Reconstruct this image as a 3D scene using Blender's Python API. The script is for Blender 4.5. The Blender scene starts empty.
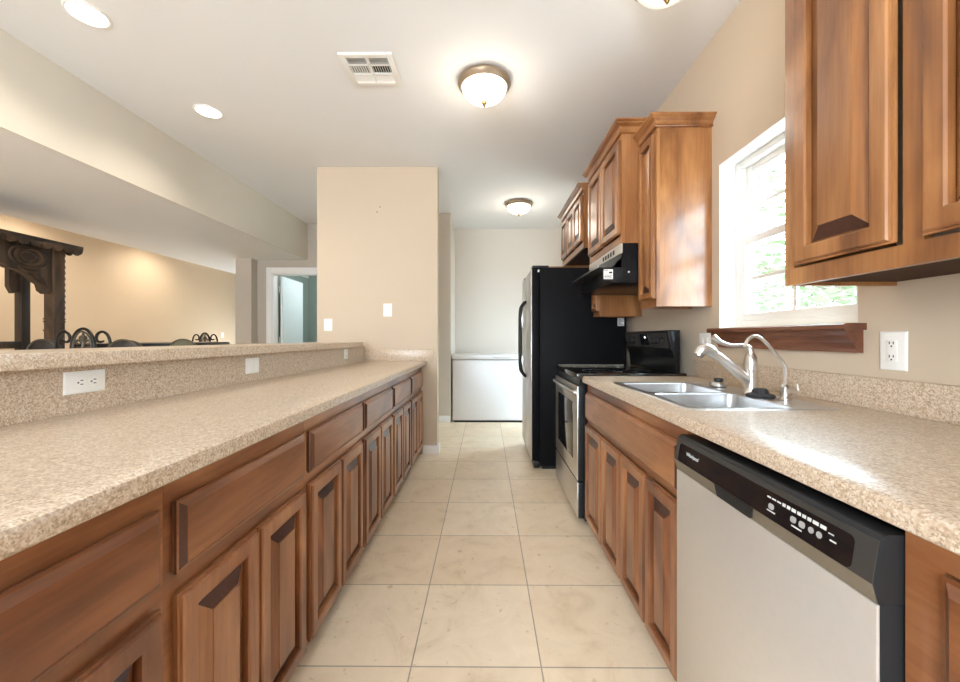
import bpy, bmesh, math, random
from mathutils import Vector, Matrix

random.seed(7)
SC = bpy.context.scene
COL = SC.collection
PI = math.pi

# ------------------------------------------------------------------ camera, world, big lights, exposure
cam_d = bpy.data.cameras.new('camera')
cam_d.sensor_width = 36.0
cam_d.lens = 393.0 / 960.0 * 36.0
cam_d.shift_x = -2.75 / 960.0
cam_d.shift_y = -3.5 / 960.0
cam_d.clip_start = 0.02
cam = bpy.data.objects.new('camera', cam_d)
COL.objects.link(cam)
cam.location = (0, 0, 1.16)
cam.rotation_euler = (PI / 2, 0, math.radians(0.4))
SC.camera = cam

world = bpy.data.worlds.new('world')
SC.world = world
world.use_nodes = True
wn = world.node_tree
bgn = wn.nodes['Background']
bgn.inputs['Color'].default_value = (0.72, 0.87, 1.0, 1)
bgn.inputs['Strength'].default_value = 14.0

SC.view_settings.view_transform = 'Standard'
SC.view_settings.look = 'None'
SC.view_settings.gamma = 1.0
SC.view_settings.use_curve_mapping = False
SC.view_settings.exposure = 0.52
SC.cycles.use_denoising = True
SC.cycles.max_bounces = 10
SC.cycles.diffuse_bounces = 6
SC.cycles.sample_clamp_indirect = 6.0

LAMP_FLUSH = 4.2
LAMP_CAN = 24.0
LAMP_DINING = 60.0
FILL_BEDROOM = 28.0


def area_light(name, loc, rot, sx, sy, power, color):
    d = bpy.data.lights.new(name, 'AREA')
    d.shape = 'RECTANGLE'
    d.size, d.size_y = sx, sy
    d.energy = power
    d.color = color
    o = bpy.data.objects.new(name, d)
    COL.objects.link(o)
    o.location = loc
    o.rotation_euler = rot
    return o


# added fill lights behind the camera, standing in for living and dining room daylight
area_light('living_room_fill', (-1.2, -2.45, 1.5), (PI / 2, 0, 0), 1.9, 1.3, 75, (0.92, 0.96, 1.0))
area_light('dining_room_fill', (-3.75, -2.4, 1.2), (PI / 2, 0, 0), 1.4, 1.8, 25, (0.88, 0.95, 1.0))

# ------------------------------------------------------------------ materials
MATS = {}


def new_mat(name):
    m = bpy.data.materials.new(name)
    m.use_nodes = True
    nt = m.node_tree
    b = nt.nodes['Principled BSDF']
    MATS[name] = m
    return m, nt, b


def plain(name, col, rough=0.5, metal=0.0, emit=None, estr=0.0, coat=0.0, noise=0.0, nscale=8.0, bump=0.0, bscale=200.0):
    m, nt, b = new_mat(name)
    b.inputs['Base Color'].default_value = (*col, 1)
    b.inputs['Roughness'].default_value = rough
    b.inputs['Metallic'].default_value = metal
    if coat:
        b.inputs['Coat Weight'].default_value = coat
        b.inputs['Coat Roughness'].default_value = 0.12
    if emit:
        b.inputs['Emission Color'].default_value = (*emit, 1)
        b.inputs['Emission Strength'].default_value = estr
    tc = nt.nodes.new('ShaderNodeTexCoord')
    if noise:
        n = nt.nodes.new('ShaderNodeTexNoise')
        n.inputs['Scale'].default_value = nscale
        n.inputs['Detail'].default_value = 5
        nt.links.new(tc.outputs['Object'], n.inputs['Vector'])
        mx = nt.nodes.new('ShaderNodeMix')
        mx.data_type = 'RGBA'
        mx.inputs[6].default_value = (*[max(0, c * (1 - noise)) for c in col], 1)
        mx.inputs[7].default_value = (*[min(1, c * (1 + noise)) for c in col], 1)
        nt.links.new(n.outputs['Fac'], mx.inputs[0])
        nt.links.new(mx.outputs[2], b.inputs['Base Color'])
    if bump:
        n = nt.nodes.new('ShaderNodeTexNoise')
        n.inputs['Scale'].default_value = bscale
        n.inputs['Detail'].default_value = 3
        nt.links.new(tc.outputs['Object'], n.inputs['Vector'])
        bp = nt.nodes.new('ShaderNodeBump')
        bp.inputs['Strength'].default_value = bump
        bp.inputs['Distance'].default_value = 0.002
        nt.links.new(n.outputs['Fac'], bp.inputs['Height'])
        nt.links.new(bp.outputs['Normal'], b.inputs['Normal'])
    return m


def ramp(nt, stops):
    r = nt.nodes.new('ShaderNodeValToRGB')
    e = r.color_ramp.elements
    while len(e) < len(stops):
        e.new(0.5)
    for k, (p, c) in enumerate(stops):
        e[k].position = p
        e[k].color = (*c, 1)
    return r


def wood(name, axis, dark, mid, light, rough=0.32, coat=0.35):
    """stained maple with the grain running along one axis"""
    m, nt, b = new_mat(name)
    tc = nt.nodes.new('ShaderNodeTexCoord')
    oi = nt.nodes.new('ShaderNodeObjectInfo')
    mul = nt.nodes.new('ShaderNodeMath')
    mul.operation = 'MULTIPLY'
    mul.inputs[1].default_value = 17.0
    nt.links.new(oi.outputs['Random'], mul.inputs[0])
    add = nt.nodes.new('ShaderNodeVectorMath')
    add.operation = 'ADD'
    nt.links.new(tc.outputs['Object'], add.inputs[0])
    nt.links.new(mul.outputs[0], add.inputs[1])
    mp = nt.nodes.new('ShaderNodeMapping')
    s = [5.0, 5.0, 5.0]
    s['XYZ'.index(axis)] = 1.6
    mp.inputs['Scale'].default_value = s
    nt.links.new(add.outputs[0], mp.inputs['Vector'])
    n1 = nt.nodes.new('ShaderNodeTexNoise')
    n1.inputs['Scale'].default_value = 1.0
    n1.inputs['Detail'].default_value = 5
    n1.inputs['Roughness'].default_value = 0.5
    n1.inputs['Distortion'].default_value = 0.9
    nt.links.new(mp.outputs[0], n1.inputs['Vector'])
    r1 = ramp(nt, [(0.32, dark), (0.5, mid), (0.68, light)])
    nt.links.new(n1.outputs['Fac'], r1.inputs[0])
    mp2 = nt.nodes.new('ShaderNodeMapping')
    s2 = [110.0, 110.0, 110.0]
    s2['XYZ'.index(axis)] = 5.0
    mp2.inputs['Scale'].default_value = s2
    nt.links.new(add.outputs[0], mp2.inputs['Vector'])
    n2 = nt.nodes.new('ShaderNodeTexNoise')
    n2.inputs['Scale'].default_value = 1.0
    n2.inputs['Detail'].default_value = 4
    nt.links.new(mp2.outputs[0], n2.inputs['Vector'])
    r2 = ramp(nt, [(0.35, (0.86, 0.85, 0.83)), (0.65, (1.05, 1.04, 1.03))])
    nt.links.new(n2.outputs['Fac'], r2.inputs[0])
    mx = nt.nodes.new('ShaderNodeMix')
    mx.data_type = 'RGBA'
    mx.blend_type = 'MULTIPLY'
    mx.inputs[0].default_value = 1.0
    nt.links.new(r1.outputs[0], mx.inputs[6])
    nt.links.new(r2.outputs[0], mx.inputs[7])
    nt.links.new(mx.outputs[2], b.inputs['Base Color'])
    b.inputs['Roughness'].default_value = rough
    b.inputs['Coat Weight'].default_value = coat
    b.inputs['Coat Roughness'].default_value = 0.15
    return m


WD = ((0.125, 0.040, 0.015), (0.250, 0.094, 0.036), (0.375, 0.165, 0.068))
wood('wood_upright', 'Z', *WD)
wood('wood_along', 'Y', *WD)
wood('wood_across', 'X', *WD)
WL = ((0.16, 0.058, 0.018), (0.30, 0.122, 0.040), (0.425, 0.195, 0.070))
wood('upper_upright', 'Z', *WL)
wood('upper_along', 'Y', *WL)
wood('sill_wood', 'Y', (0.10, 0.032, 0.016), (0.165, 0.056, 0.027), (0.23, 0.085, 0.04))
wood('carved_wood', 'Z', (0.012, 0.007, 0.004), (0.040, 0.021, 0.010), (0.115, 0.062, 0.030), rough=0.55, coat=0.05)
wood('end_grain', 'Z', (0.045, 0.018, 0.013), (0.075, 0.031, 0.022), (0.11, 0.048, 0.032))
plain('underside_wood', (0.055, 0.024, 0.013), 0.7, noise=0.15)  # darker brown for the bottom panels of the wall cabinets
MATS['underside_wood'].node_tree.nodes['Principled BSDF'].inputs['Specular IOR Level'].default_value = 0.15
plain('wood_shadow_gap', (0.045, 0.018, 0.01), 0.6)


def laminate(name):
    m, nt, b = new_mat(name)
    tc = nt.nodes.new('ShaderNodeTexCoord')
    v = nt.nodes.new('ShaderNodeTexVoronoi')
    v.inputs['Scale'].default_value = 290.0
    v.inputs['Randomness'].default_value = 1.0
    nd = nt.nodes.new('ShaderNodeTexNoise')
    nd.inputs['Scale'].default_value = 95.0
    nd.inputs['Detail'].default_value = 6
    nd.inputs['Roughness'].default_value = 0.7
    nt.links.new(tc.outputs['Object'], nd.inputs['Vector'])
    av = nt.nodes.new('ShaderNodeVectorMath')
    av.operation = 'MULTIPLY_ADD'
    av.inputs[1].default_value = (0.009, 0.009, 0.009)
    nt.links.new(nd.outputs['Color'], av.inputs[0])
    nt.links.new(tc.outputs['Object'], av.inputs[2])
    nt.links.new(av.outputs[0], v.inputs['Vector'])
    sp = nt.nodes.new('ShaderNodeSeparateColor')
    nt.links.new(v.outputs['Color'], sp.inputs[0])
    r1 = ramp(nt, [(0.0, (0.22, 0.14, 0.08)), (0.2, (0.39, 0.275, 0.18)), (0.45, (0.54, 0.41, 0.29)),
                   (0.7, (0.63, 0.51, 0.39)), (0.9, (0.74, 0.67, 0.58))])
    nt.links.new(sp.outputs[0], r1.inputs[0])
    r2 = ramp(nt, [(0.38, (0.36, 0.25, 0.16)), (0.5, (0.56, 0.435, 0.315)), (0.62, (0.70, 0.60, 0.48))])
    nt.links.new(nd.outputs['Fac'], r2.inputs[0])
    mx = nt.nodes.new('ShaderNodeMix')
    mx.data_type = 'RGBA'
    mx.inputs[0].default_value = 0.45
    nt.links.new(r1.outputs[0], mx.inputs[6])
    nt.links.new(r2.outputs[0], mx.inputs[7])
    nt.links.new(mx.outputs[2], b.inputs['Base Color'])
    b.inputs['Roughness'].default_value = 0.30
    b.inputs['Specular IOR Level'].default_value = 0.5
    bp = nt.nodes.new('ShaderNodeBump')
    bp.inputs['Strength'].default_value = 0.05
    bp.inputs['Distance'].default_value = 0.001
    nt.links.new(nd.outputs['Fac'], bp.inputs['Height'])
    nt.links.new(bp.outputs['Normal'], b.inputs['Normal'])
    return m


laminate('laminate')


def travertine():
    m, nt, b = new_mat('travertine')
    tc = nt.nodes.new('ShaderNodeTexCoord')
    mp = nt.nodes.new('ShaderNodeMapping')
    mp.inputs['Location'].default_value = (0.262 + 10 * 0.4585, -1.842 + 10 * 0.4585, 0)
    nt.links.new(tc.outputs['Object'], mp.inputs['Vector'])
    br = nt.nodes.new('ShaderNodeTexBrick')
    br.offset = 0.0
    br.squash = 1.0
    br.inputs['Scale'].default_value = 1.0
    br.inputs['Brick Width'].default_value = 0.4585
    br.inputs['Row Height'].default_value = 0.4585
    br.inputs['Mortar Size'].default_value = 0.0028
    br.inputs['Mortar Smooth'].default_value = 0.1
    br.inputs['Bias'].default_value = 0.0
    br.inputs['Color1'].default_value = (0.80, 0.655, 0.48, 1)
    br.inputs['Color2'].default_value = (0.87, 0.755, 0.59, 1)
    br.inputs['Mortar'].default_value = (0.42, 0.35, 0.27, 1)
    nt.links.new(mp.outputs[0], br.inputs['Vector'])
    n = nt.nodes.new('ShaderNodeTexNoise')
    n.inputs['Scale'].default_value = 4.5
    n.inputs['Detail'].default_value = 9
    n.inputs['Roughness'].default_value = 0.68
    n.inputs['Distortion'].default_value = 1.2
    nt.links.new(tc.outputs['Object'], n.inputs['Vector'])
    r = ramp(nt, [(0.25, (0.80, 0.74, 0.65)), (0.45, (0.97, 0.95, 0.92)), (0.7, (1.06, 1.06, 1.06))])
    nt.links.new(n.outputs['Fac'], r.inputs[0])
    mx = nt.nodes.new('ShaderNodeMix')
    mx.data_type = 'RGBA'
    mx.blend_type = 'MULTIPLY'
    mx.inputs[0].default_value = 1.0
    nt.links.new(br.outputs['Color'], mx.inputs[6])
    nt.links.new(r.outputs[0], mx.inputs[7])
    n3 = nt.nodes.new('ShaderNodeTexNoise')
    n3.inputs['Scale'].default_value = 26
    n3.inputs['Detail'].default_value = 6
    nt.links.new(tc.outputs['Object'], n3.inputs['Vector'])
    r3 = ramp(nt, [(0.28, (0.78, 0.70, 0.60)), (0.36, (1, 1, 1))])
    nt.links.new(n3.outputs['Fac'], r3.inputs[0])
    mx2 = nt.nodes.new('ShaderNodeMix')
    mx2.data_type = 'RGBA'
    mx2.blend_type = 'MULTIPLY'
    mx2.inputs[0].default_value = 1.0
    nt.links.new(mx.outputs[2], mx2.inputs[6])
    nt.links.new(r3.outputs[0], mx2.inputs[7])
    nt.links.new(mx2.outputs[2], b.inputs['Base Color'])
    b.inputs['Roughness'].default_value = 0.34
    bp = nt.nodes.new('ShaderNodeBump')
    bp.inputs['Strength'].default_value = 0.4
    bp.inputs['Distance'].default_value = 0.002
    bp.invert = True
    nt.links.new(br.outputs['Fac'], bp.inputs['Height'])
    nt.links.new(bp.outputs['Normal'], b.inputs['Normal'])


travertine()
plain('nook_wall_tone', (0.64, 0.585, 0.52), 0.75, noise=0.02, nscale=3, bump=0.15, bscale=160)  # paler, greyer base colour on the nook walls
plain('wall_paint', (0.565, 0.46, 0.345), 0.75, noise=0.02, nscale=3, bump=0.15, bscale=160)
plain('wall_paint_warm_lit', (0.60, 0.455, 0.31), 0.75, noise=0.02, nscale=3, bump=0.15, bscale=160)  # the wall paint's colour with warm lamp light put in
plain('soffit_paint', (0.68, 0.63, 0.54), 0.75, noise=0.02, nscale=3, bump=0.15, bscale=160)
plain('hall_paint', (0.50, 0.44, 0.37), 0.75, noise=0.02, nscale=3, bump=0.15, bscale=160)
plain('teal_paint', (0.29, 0.34, 0.30), 0.75, noise=0.03)
plain('ceiling_paint', (0.77, 0.765, 0.76), 0.85, noise=0.015, nscale=2, bump=0.2, bscale=120)
plain('white_trim', (0.82, 0.81, 0.79), 0.35, noise=0.01)
plain('door_white', (0.74, 0.79, 0.80), 0.4, noise=0.01)
plain('vinyl_white', (0.86, 0.85, 0.82), 0.3, noise=0.01)
plain('dark_door', (0.035, 0.02, 0.015), 0.4, noise=0.1)
plain('plate_white', (0.84, 0.83, 0.79), 0.3, noise=0.01)
plain('plate_slot', (0.03, 0.03, 0.03), 0.6)
plain('steel_flat', (0.66, 0.615, 0.56), 0.38, metal=0.5, noise=0.03, nscale=60)
plain('steel_bright', (0.70, 0.70, 0.70), 0.28, metal=1.0, noise=0.03, nscale=40)
plain('steel_bowl', (0.60, 0.61, 0.62), 0.33, metal=0.9, noise=0.04, nscale=50)
plain('brushed_nickel', (0.72, 0.70, 0.67), 0.32, metal=1.0)
plain('fridge_steel', (0.60, 0.60, 0.58), 0.36, metal=0.6, noise=0.03)
plain('black_enamel', (0.009, 0.009, 0.010), 0.28, noise=0.1)
plain('black_textured', (0.008, 0.008, 0.009), 0.45, bump=0.4, bscale=260)
plain('black_glass', (0.008, 0.008, 0.009), 0.06, coat=0.5)
plain('black_plastic', (0.02, 0.02, 0.021), 0.35)
for nm_, sp_ in (('black_textured', 0.05), ('black_enamel', 0.16), ('black_plastic', 0.2)):
    MATS[nm_].node_tree.nodes['Principled BSDF'].inputs['Specular IOR Level'].default_value = sp_
plain('charcoal_trim', (0.085, 0.082, 0.076), 0.32, metal=0.5)
plain('bezel_grey', (0.23, 0.205, 0.165), 0.35, metal=0.6)
plain('grey_print', (0.62, 0.62, 0.60), 0.5)
plain('button_grey', (0.33, 0.32, 0.31), 0.45)
plain('clock_dot', (0.9, 0.95, 1.0), 0.4, emit=(0.9, 0.95, 1.0), estr=1.5)
plain('freezer_white', (0.80, 0.81, 0.83), 0.32, noise=0.01)
plain('bronze_ring', (0.33, 0.25, 0.17), 0.4, metal=0.55, noise=0.08)
plain('brass', (0.28, 0.19, 0.07), 0.3, metal=1.0)
plain('vent_white', (0.78, 0.76, 0.72), 0.45)
plain('vent_dark', (0.03, 0.035, 0.03), 0.8)
plain('lamp_glass', (0.95, 0.92, 0.85), 0.3, emit=(1.0, 0.93, 0.80), estr=3.2)
plain('can_lens', (0.95, 0.92, 0.85), 0.3, emit=(1.0, 0.94, 0.84), estr=4.0)
plain('lamp_glass_off', (0.86, 0.86, 0.82), 0.25, emit=(1.0, 0.96, 0.9), estr=0.12)
plain('iron', (0.018, 0.016, 0.014), 0.35, metal=0.6, noise=0.1)
plain('iron_rim', (0.10, 0.085, 0.065), 0.45, metal=0.6, noise=0.1)
plain('dark_leather', (0.02, 0.016, 0.014), 0.4, bump=0.3, bscale=120)
plain('olive_fabric', (0.11, 0.10, 0.06), 0.8, noise=0.15)
plain('bark', (0.16, 0.13, 0.10), 0.9, noise=0.25, nscale=20)
plain('foliage', (0.13, 0.18, 0.085), 0.7, noise=0.4, nscale=3)
plain('patio', (0.46, 0.46, 0.44), 0.9, noise=0.25, nscale=3)
plain('siding', (0.70, 0.70, 0.68), 0.7, noise=0.03)
plain('rubber_black', (0.015, 0.015, 0.018), 0.55)


def glass():
    m, nt, b = new_mat('window_glass')
    out = nt.nodes['Material Output']
    tr = nt.nodes.new('ShaderNodeBsdfTransparent')
    tr.inputs['Color'].default_value = (0.96, 0.98, 0.97, 1)
    gl = nt.nodes.new('ShaderNodeBsdfGlossy')
    gl.inputs['Roughness'].default_value = 0.02
    mx = nt.nodes.new('ShaderNodeMixShader')
    mx.inputs[0].default_value = 0.04
    nt.links.new(tr.outputs[0], mx.inputs[1])
    nt.links.new(gl.outputs[0], mx.inputs[2])
    nt.links.new(mx.outputs[0], out.inputs['Surface'])


glass()


# ------------------------------------------------------------------ helpers
def BM():
    return bmesh.new()


def box(bm, x0, x1, y0, y1, z0, z1, bev=0.0, seg=2):
    if x0 > x1: x0, x1 = x1, x0
    if y0 > y1: y0, y1 = y1, y0
    if z0 > z1: z0, z1 = z1, z0
    vs = [bm.verts.new(p) for p in ((x0, y0, z0), (x1, y0, z0), (x1, y1, z0), (x0, y1, z0),
                                    (x0, y0, z1), (x1, y0, z1), (x1, y1, z1), (x0, y1, z1))]
    fs = [bm.faces.new([vs[i] for i in q]) for q in ((3, 2, 1, 0), (4, 5, 6, 7), (0, 1, 5, 4), (1, 2, 6, 5), (2, 3, 7, 6), (3, 0, 4, 7))]
    if bev > 0:
        es = set()
        for f in fs:
            es.update(f.edges)
        bmesh.ops.bevel(bm, geom=list(es), offset=bev, segments=seg, profile=0.5, affect='EDGES')
    return bm


def prism(bm, pts, axis, a0, a1, bev=0.0):
    """a closed 2D outline extruded along an axis (pts are the other two coordinates, in order)"""
    def P(p, a):
        return {'X': (a, p[0], p[1]), 'Y': (p[0], a, p[1]), 'Z': (p[0], p[1], a)}[axis]
    A = [bm.verts.new(P(p, a0)) for p in pts]
    B = [bm.verts.new(P(p, a1)) for p in pts]
    n = len(pts)
    fs = [bm.faces.new(A[::-1]), bm.faces.new(B)]
    for i in range(n):
        fs.append(bm.faces.new((A[i], A[(i + 1) % n], B[(i + 1) % n], B[i])))
    if bev > 0:
        es = set()
        for f in fs:
            es.update(f.edges)
        bmesh.ops.bevel(bm, geom=list(es), offset=bev, segments=2, profile=0.5, affect='EDGES')
    return bm


def lathe(bm, prof, c=(0, 0, 0), seg=32, axis='Z', cap=True):
    rings = []
    for r, h in prof:
        ring = []
        for k in range(seg):
            a = 2 * PI * k / seg
            u, v = r * math.cos(a), r * math.sin(a)
            p = {'Z': (u, v, h), 'X': (h, u, v), 'Y': (u, h, v)}[axis]
            ring.append(bm.verts.new((c[0] + p[0], c[1] + p[1], c[2] + p[2])))
        rings.append(ring)
    for a, b in zip(rings, rings[1:]):
        for k in range(seg):
            f = bm.faces.new((a[k], a[(k + 1) % seg], b[(k + 1) % seg], b[k]))
            f.smooth = True
    if cap:
        bm.faces.new(rings[0][::-1])
        bm.faces.new(rings[-1])
    return bm


def smooth_path(pts, n=6):
    pts = [Vector(p) for p in pts]
    out = []
    P = [pts[0] * 2 - pts[1]] + pts + [pts[-1] * 2 - pts[-2]]
    for i in range(1, len(P) - 2):
        p0, p1, p2, p3 = P[i - 1:i + 3]
        for k in range(n):
            t = k / n
            out.append(0.5 * ((2 * p1) + (p2 - p0) * t + (2 * p0 - 5 * p1 + 4 * p2 - p3) * t * t + (3 * p1 - p0 - 3 * p2 + p3) * t ** 3))
    out.append(pts[-1])
    return out


def tube(bm, pts, rad, seg=10, smooth=6, closed=False):
    """round bar along a smoothed path; rad is one number or one per control point"""
    path = smooth_path(pts, smooth) if smooth > 1 else [Vector(p) for p in pts]
    m = len(path)
    if isinstance(rad, (int, float)):
        rr = [rad] * m
    else:
        rr = []
        for i in range(m):
            t = i / (m - 1) * (len(rad) - 1)
            k = min(int(t), len(rad) - 2)
            rr.append(rad[k] * (1 - (t - k)) + rad[k + 1] * (t - k))
    rings = []
    ref = None
    for i, p in enumerate(path):
        if closed:
            t = (path[(i + 1) % (m - 1)] - path[(i - 1) % (m - 1)])
        else:
            t = path[min(i + 1, m - 1)] - path[max(i - 1, 0)]
        t.normalize()
        if ref is None:
            ref = Vector((0, 0, 1)) if abs(t.z) < 0.9 else Vector((1, 0, 0))
        u = t.cross(ref).normalized()
        v = u.cross(t).normalized()
        ref = v
        ring = [bm.verts.new(p + rr[i] * (math.cos(2 * PI * k / seg) * u + math.sin(2 * PI * k / seg) * v)) for k in range(seg)]
        rings.append(ring)
    for a, b in zip(rings, rings[1:]):
        for k in range(seg):
            f = bm.faces.new((a[k], a[(k + 1) % seg], b[(k + 1) % seg], b[k]))
            f.smooth = True
    bm.faces.new(rings[0][::-1])
    bm.faces.new(rings[-1])
    return bm


ROOT = {}


def link(name, bm, mat, base, sharp=35, extra=None):
    bmesh.ops.recalc_face_normals(bm, faces=bm.faces[:])
    if base is not None:
        bmesh.ops.translate(bm, verts=bm.verts[:], vec=-Vector(base))
    me = bpy.data.meshes.new(name)
    bm.to_mesh(me)
    bm.free()
    for p in me.polygons:
        p.use_smooth = True
    me.set_sharp_from_angle(angle=math.radians(sharp))
    me.materials.append(MATS[mat])
    if extra:
        for e in extra:
            me.materials.append(MATS[e])
    o = bpy.data.objects.new(name, me)
    COL.objects.link(o)
    return o


def thing(name, label, cat, loc=(0, 0, 0), rotz=0.0, group=None, local=False):
    o = bpy.data.objects.new(name, None)
    o.empty_display_size = 0.1
    COL.objects.link(o)
    o.location = loc
    o.rotation_euler = (0, 0, rotz)
    o['label'] = label
    o['category'] = cat
    if group:
        o['group'] = group
    ROOT[o.name] = (0, 0, 0) if local else loc
    return o


def part(name, bm, mat, parent, label=None, sharp=35, extra=None):
    base = ROOT[parent.name]
    o = link(name, bm, mat, base, sharp, extra)
    o.parent = parent
    ROOT[o.name] = base
    if label:
        o['label'] = label
    return o


def solo(name, bm, mat, label, cat, loc=(0, 0, 0), rotz=0.0, group=None, local=False, sharp=35):
    o = link(name, bm, mat, None if local else loc, sharp)
    o.location = loc
    o.rotation_euler = (0, 0, rotz)
    o['label'] = label
    o['category'] = cat
    if group:
        o['group'] = group
    ROOT[o.name] = (0, 0, 0) if local else loc
    return o


def struct(name, bm, mat, label=None, cat=None):
    o = link(name, bm, mat, None)
    o['kind'] = 'structure'
    o['label'] = label or name.replace('_', ' ')
    o['category'] = cat or name.split('_')[0]
    ROOT[o.name] = (0, 0, 0)
    return o


def copy_tree(o, parent=None):
    c = o.copy()
    COL.objects.link(c)
    if parent is not None:
        c.parent = parent
    for ch in list(o.children):
        copy_tree(ch, c)
    return c


def loops(bm, Y0, Y1, Z0, Z1, X, s, prof, fill_first=True, fill_last=True, grain=()):
    """nested rectangles on a face that looks along s*X; prof = [(inset, height)]"""
    rings = []
    for ins, h in prof:
        x = X + s * h
        rings.append([bm.verts.new(p) for p in ((x, Y0 + ins, Z0 + ins), (x, Y1 - ins, Z0 + ins), (x, Y1 - ins, Z1 - ins), (x, Y0 + ins, Z1 - ins))])
    for q, (a, b) in enumerate(zip(rings, rings[1:])):
        for k in range(4):
            f = bm.faces.new((a[k], a[(k + 1) % 4], b[(k + 1) % 4], b[k]))
            if (q, k) in grain:          # end grain takes the stain darker
                f.material_index = 1
    if fill_first:
        bm.faces.new(rings[0][::-1])
    if fill_last:
        bm.faces.new(rings[-1])


# ------------------------------------------------------------------ main dimensions
H = 2.855            # ceiling
XW = 1.285           # right wall
CT = 0.925           # worktop
XR, XL = 0.590, -0.590   # front edges of the two worktops
YP = 3.90            # pillar wall
XS, ZS = -2.66, 2.317    # soffit face and underside
YB = -2.6            # wall behind the camera


def xbar(y):         # the half wall runs a little out of square
    return -1.275 + (y - 1.0) * 0.02586


# ------------------------------------------------------------------ structure
bm = BM(); box(bm, -6.0, 1.44, YB, 8.2, -0.08, 0.0)
struct('floor', bm, 'travertine', 'cream travertine tile floor of the galley kitchen', 'floor')
bm = BM()
box(bm, -5.75, XW + 0.15, YB, 8.95, H, H + 0.1)
struct('ceiling', bm, 'ceiling_paint', 'white painted kitchen ceiling', 'ceiling')
bm = BM()
box(bm, -4.55, XS, YB, 5.85, ZS + 0.012, H)
box(bm, XS - 0.012, XS, YB, 5.85, ZS, ZS + 0.012)
box(bm, -4.55, -3.475, 5.85, 8.80, ZS + 0.012, H)
struct('ceiling_dining', bm, 'soffit_paint', 'dropped soffit over the dining room, left of the kitchen ceiling', 'soffit')

bm = BM()
box(bm, -4.55, XS - 0.012, YB, 5.85, ZS + 0.0003, ZS + 0.012)
box(bm, -4.55, -3.475, 5.85, 8.80, ZS, ZS + 0.012)
struct('ceiling_soffit', bm, 'ceiling_paint', 'flat grey underside of the soffit over the bar', 'soffit')

# right wall with the window over the sink and an unseen glazed door beyond the fridge
WY0, WY1, WZ0, WZ1 = 1.365, 2.172, 1.212, 2.11
DY0, DY1, DZ1 = 4.62, 5.45, 2.08
bm = BM()
t1 = XW + 0.15
box(bm, XW, t1, YB, WY0, 0, H)
box(bm, XW, t1, WY0, WY1, 0, WZ0)
box(bm, XW, t1, WY0, WY1, WZ1, H)
box(bm, XW, t1, WY1, DY0, 0, H)
box(bm, XW, t1, DY0, DY1, DZ1, H)
box(bm, XW, t1, DY1, 6.3, 0, H)
struct('wall_right', bm, 'wall_paint', 'beige wall with the window over the sink', 'wall')
bm = BM(); box(bm, -0.475, XW, 6.14, 6.3, 0, H)
struct('wall_back', bm, 'nook_wall_tone', 'pale beige back wall behind the chest freezer', 'wall')
bm = BM(); box(bm, -1.30, -0.475, 5.36, 6.3, 0, H)
struct('wall_nook', bm, 'nook_wall_tone', 'beige wall corner left of the chest freezer', 'wall')
bm = BM(); box(bm, -1.676, -0.478, YP, YP + 0.115, 0, H)
struct('wall_pillar', bm, 'wall_paint', 'tall tan wall end behind the left worktop', 'wall')
HX0, HX1, HZ = -3.185, -2.46, 2.120      # hall door opening
bm = BM()
box(bm, -3.475, HX0, 5.85, 5.97, 0, H)
box(bm, HX0, HX1, 5.85, 5.97, HZ, H)
box(bm, HX1, -1.30, 5.85, 5.97, 0, H)
struct('wall_hall', bm, 'hall_paint', 'taupe hall wall around the white door', 'wall')
bm = BM(); box(bm, -3.64, -3.41, 5.70, 5.97, 0, ZS)
struct('wall_stub', bm, 'hall_paint', 'short wall end between dining room and hall door', 'wall')
bm = BM(); box(bm, -5.75, -5.60, YB, 8.95, 0, H)
struct('wall_dining', bm, 'wall_paint_warm_lit', 'golden tan dining room wall', 'wall')
bm = BM(); box(bm, -5.60, -3.475, 8.80, 8.95, 0, H)
struct('wall_dining_end', bm, 'wall_paint_warm_lit', 'end wall of the dining room behind the wall stub', 'wall')
bm = BM(); box(bm, -5.60, -5.37, 8.765, 8.80, 0, 2.55, 0.004)
struct('door_2', bm, 'dark_door', 'dark brown door edge at the end of the golden dining wall', 'door')
bm = BM()
box(bm, -3.60, -3.475, 5.97, 8.8, 0, ZS)
box(bm, -3.475, -1.30, 7.70, 7.80, 0, H)
box(bm, -1.42, -1.30, 5.97, 7.70, 0, H)
box(bm, -3.475, -1.30, 5.97, 7.70, 2.45, 2.50)
struct('wall_bedroom', bm, 'teal_paint', 'teal green wall seen through the open hall door', 'wall')

# wall behind the camera, its wide opening made up to let daylight in
bm = BM()
box(bm, -5.75, -2.2, YB - 0.12, YB, 0, H)
box(bm, -0.2, XW + 0.15, YB - 0.12, YB, 0, H)
box(bm, -2.2, -0.2, YB - 0.12, YB, 0, 0.8)
box(bm, -2.2, -0.2, YB - 0.12, YB, 2.2, H)
struct('wall_front', bm, 'wall_paint', 'unseen wall behind the camera with an added daylight opening', 'wall')

# half wall under the bar
def bar_strip(bm, y0, y1, o0, o1, z0, z1):
    prism(bm, [(xbar(y0) + o0, y0), (xbar(y0) + o1, y0), (xbar(y1) + o1, y1), (xbar(y1) + o0, y1)], 'Z', z0, z1)


bm = BM(); bar_strip(bm, -0.8, YP, -0.155, -0.018, 0, 1.071)
struct('wall_half', bm, 'wall_paint', 'half wall carrying the raised bar', 'wall')

# baseboards
bm = BM()
box(bm, -0.62, -0.470, YP - 0.014, YP, 0, 0.093, 0.004)
box(bm, -0.478, -0.464, YP - 0.014, YP + 0.115, 0, 0.093, 0.004)
struct('baseboard_pillar', bm, 'white_trim', 'white baseboard at the foot of the tan wall end', 'baseboard')
bm = BM()
box(bm, -1.30, -0.475, 5.346, 5.36, 0, 0.093, 0.004)
struct('baseboard_nook', bm, 'white_trim', 'white baseboard left of the chest freezer', 'baseboard')

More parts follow.
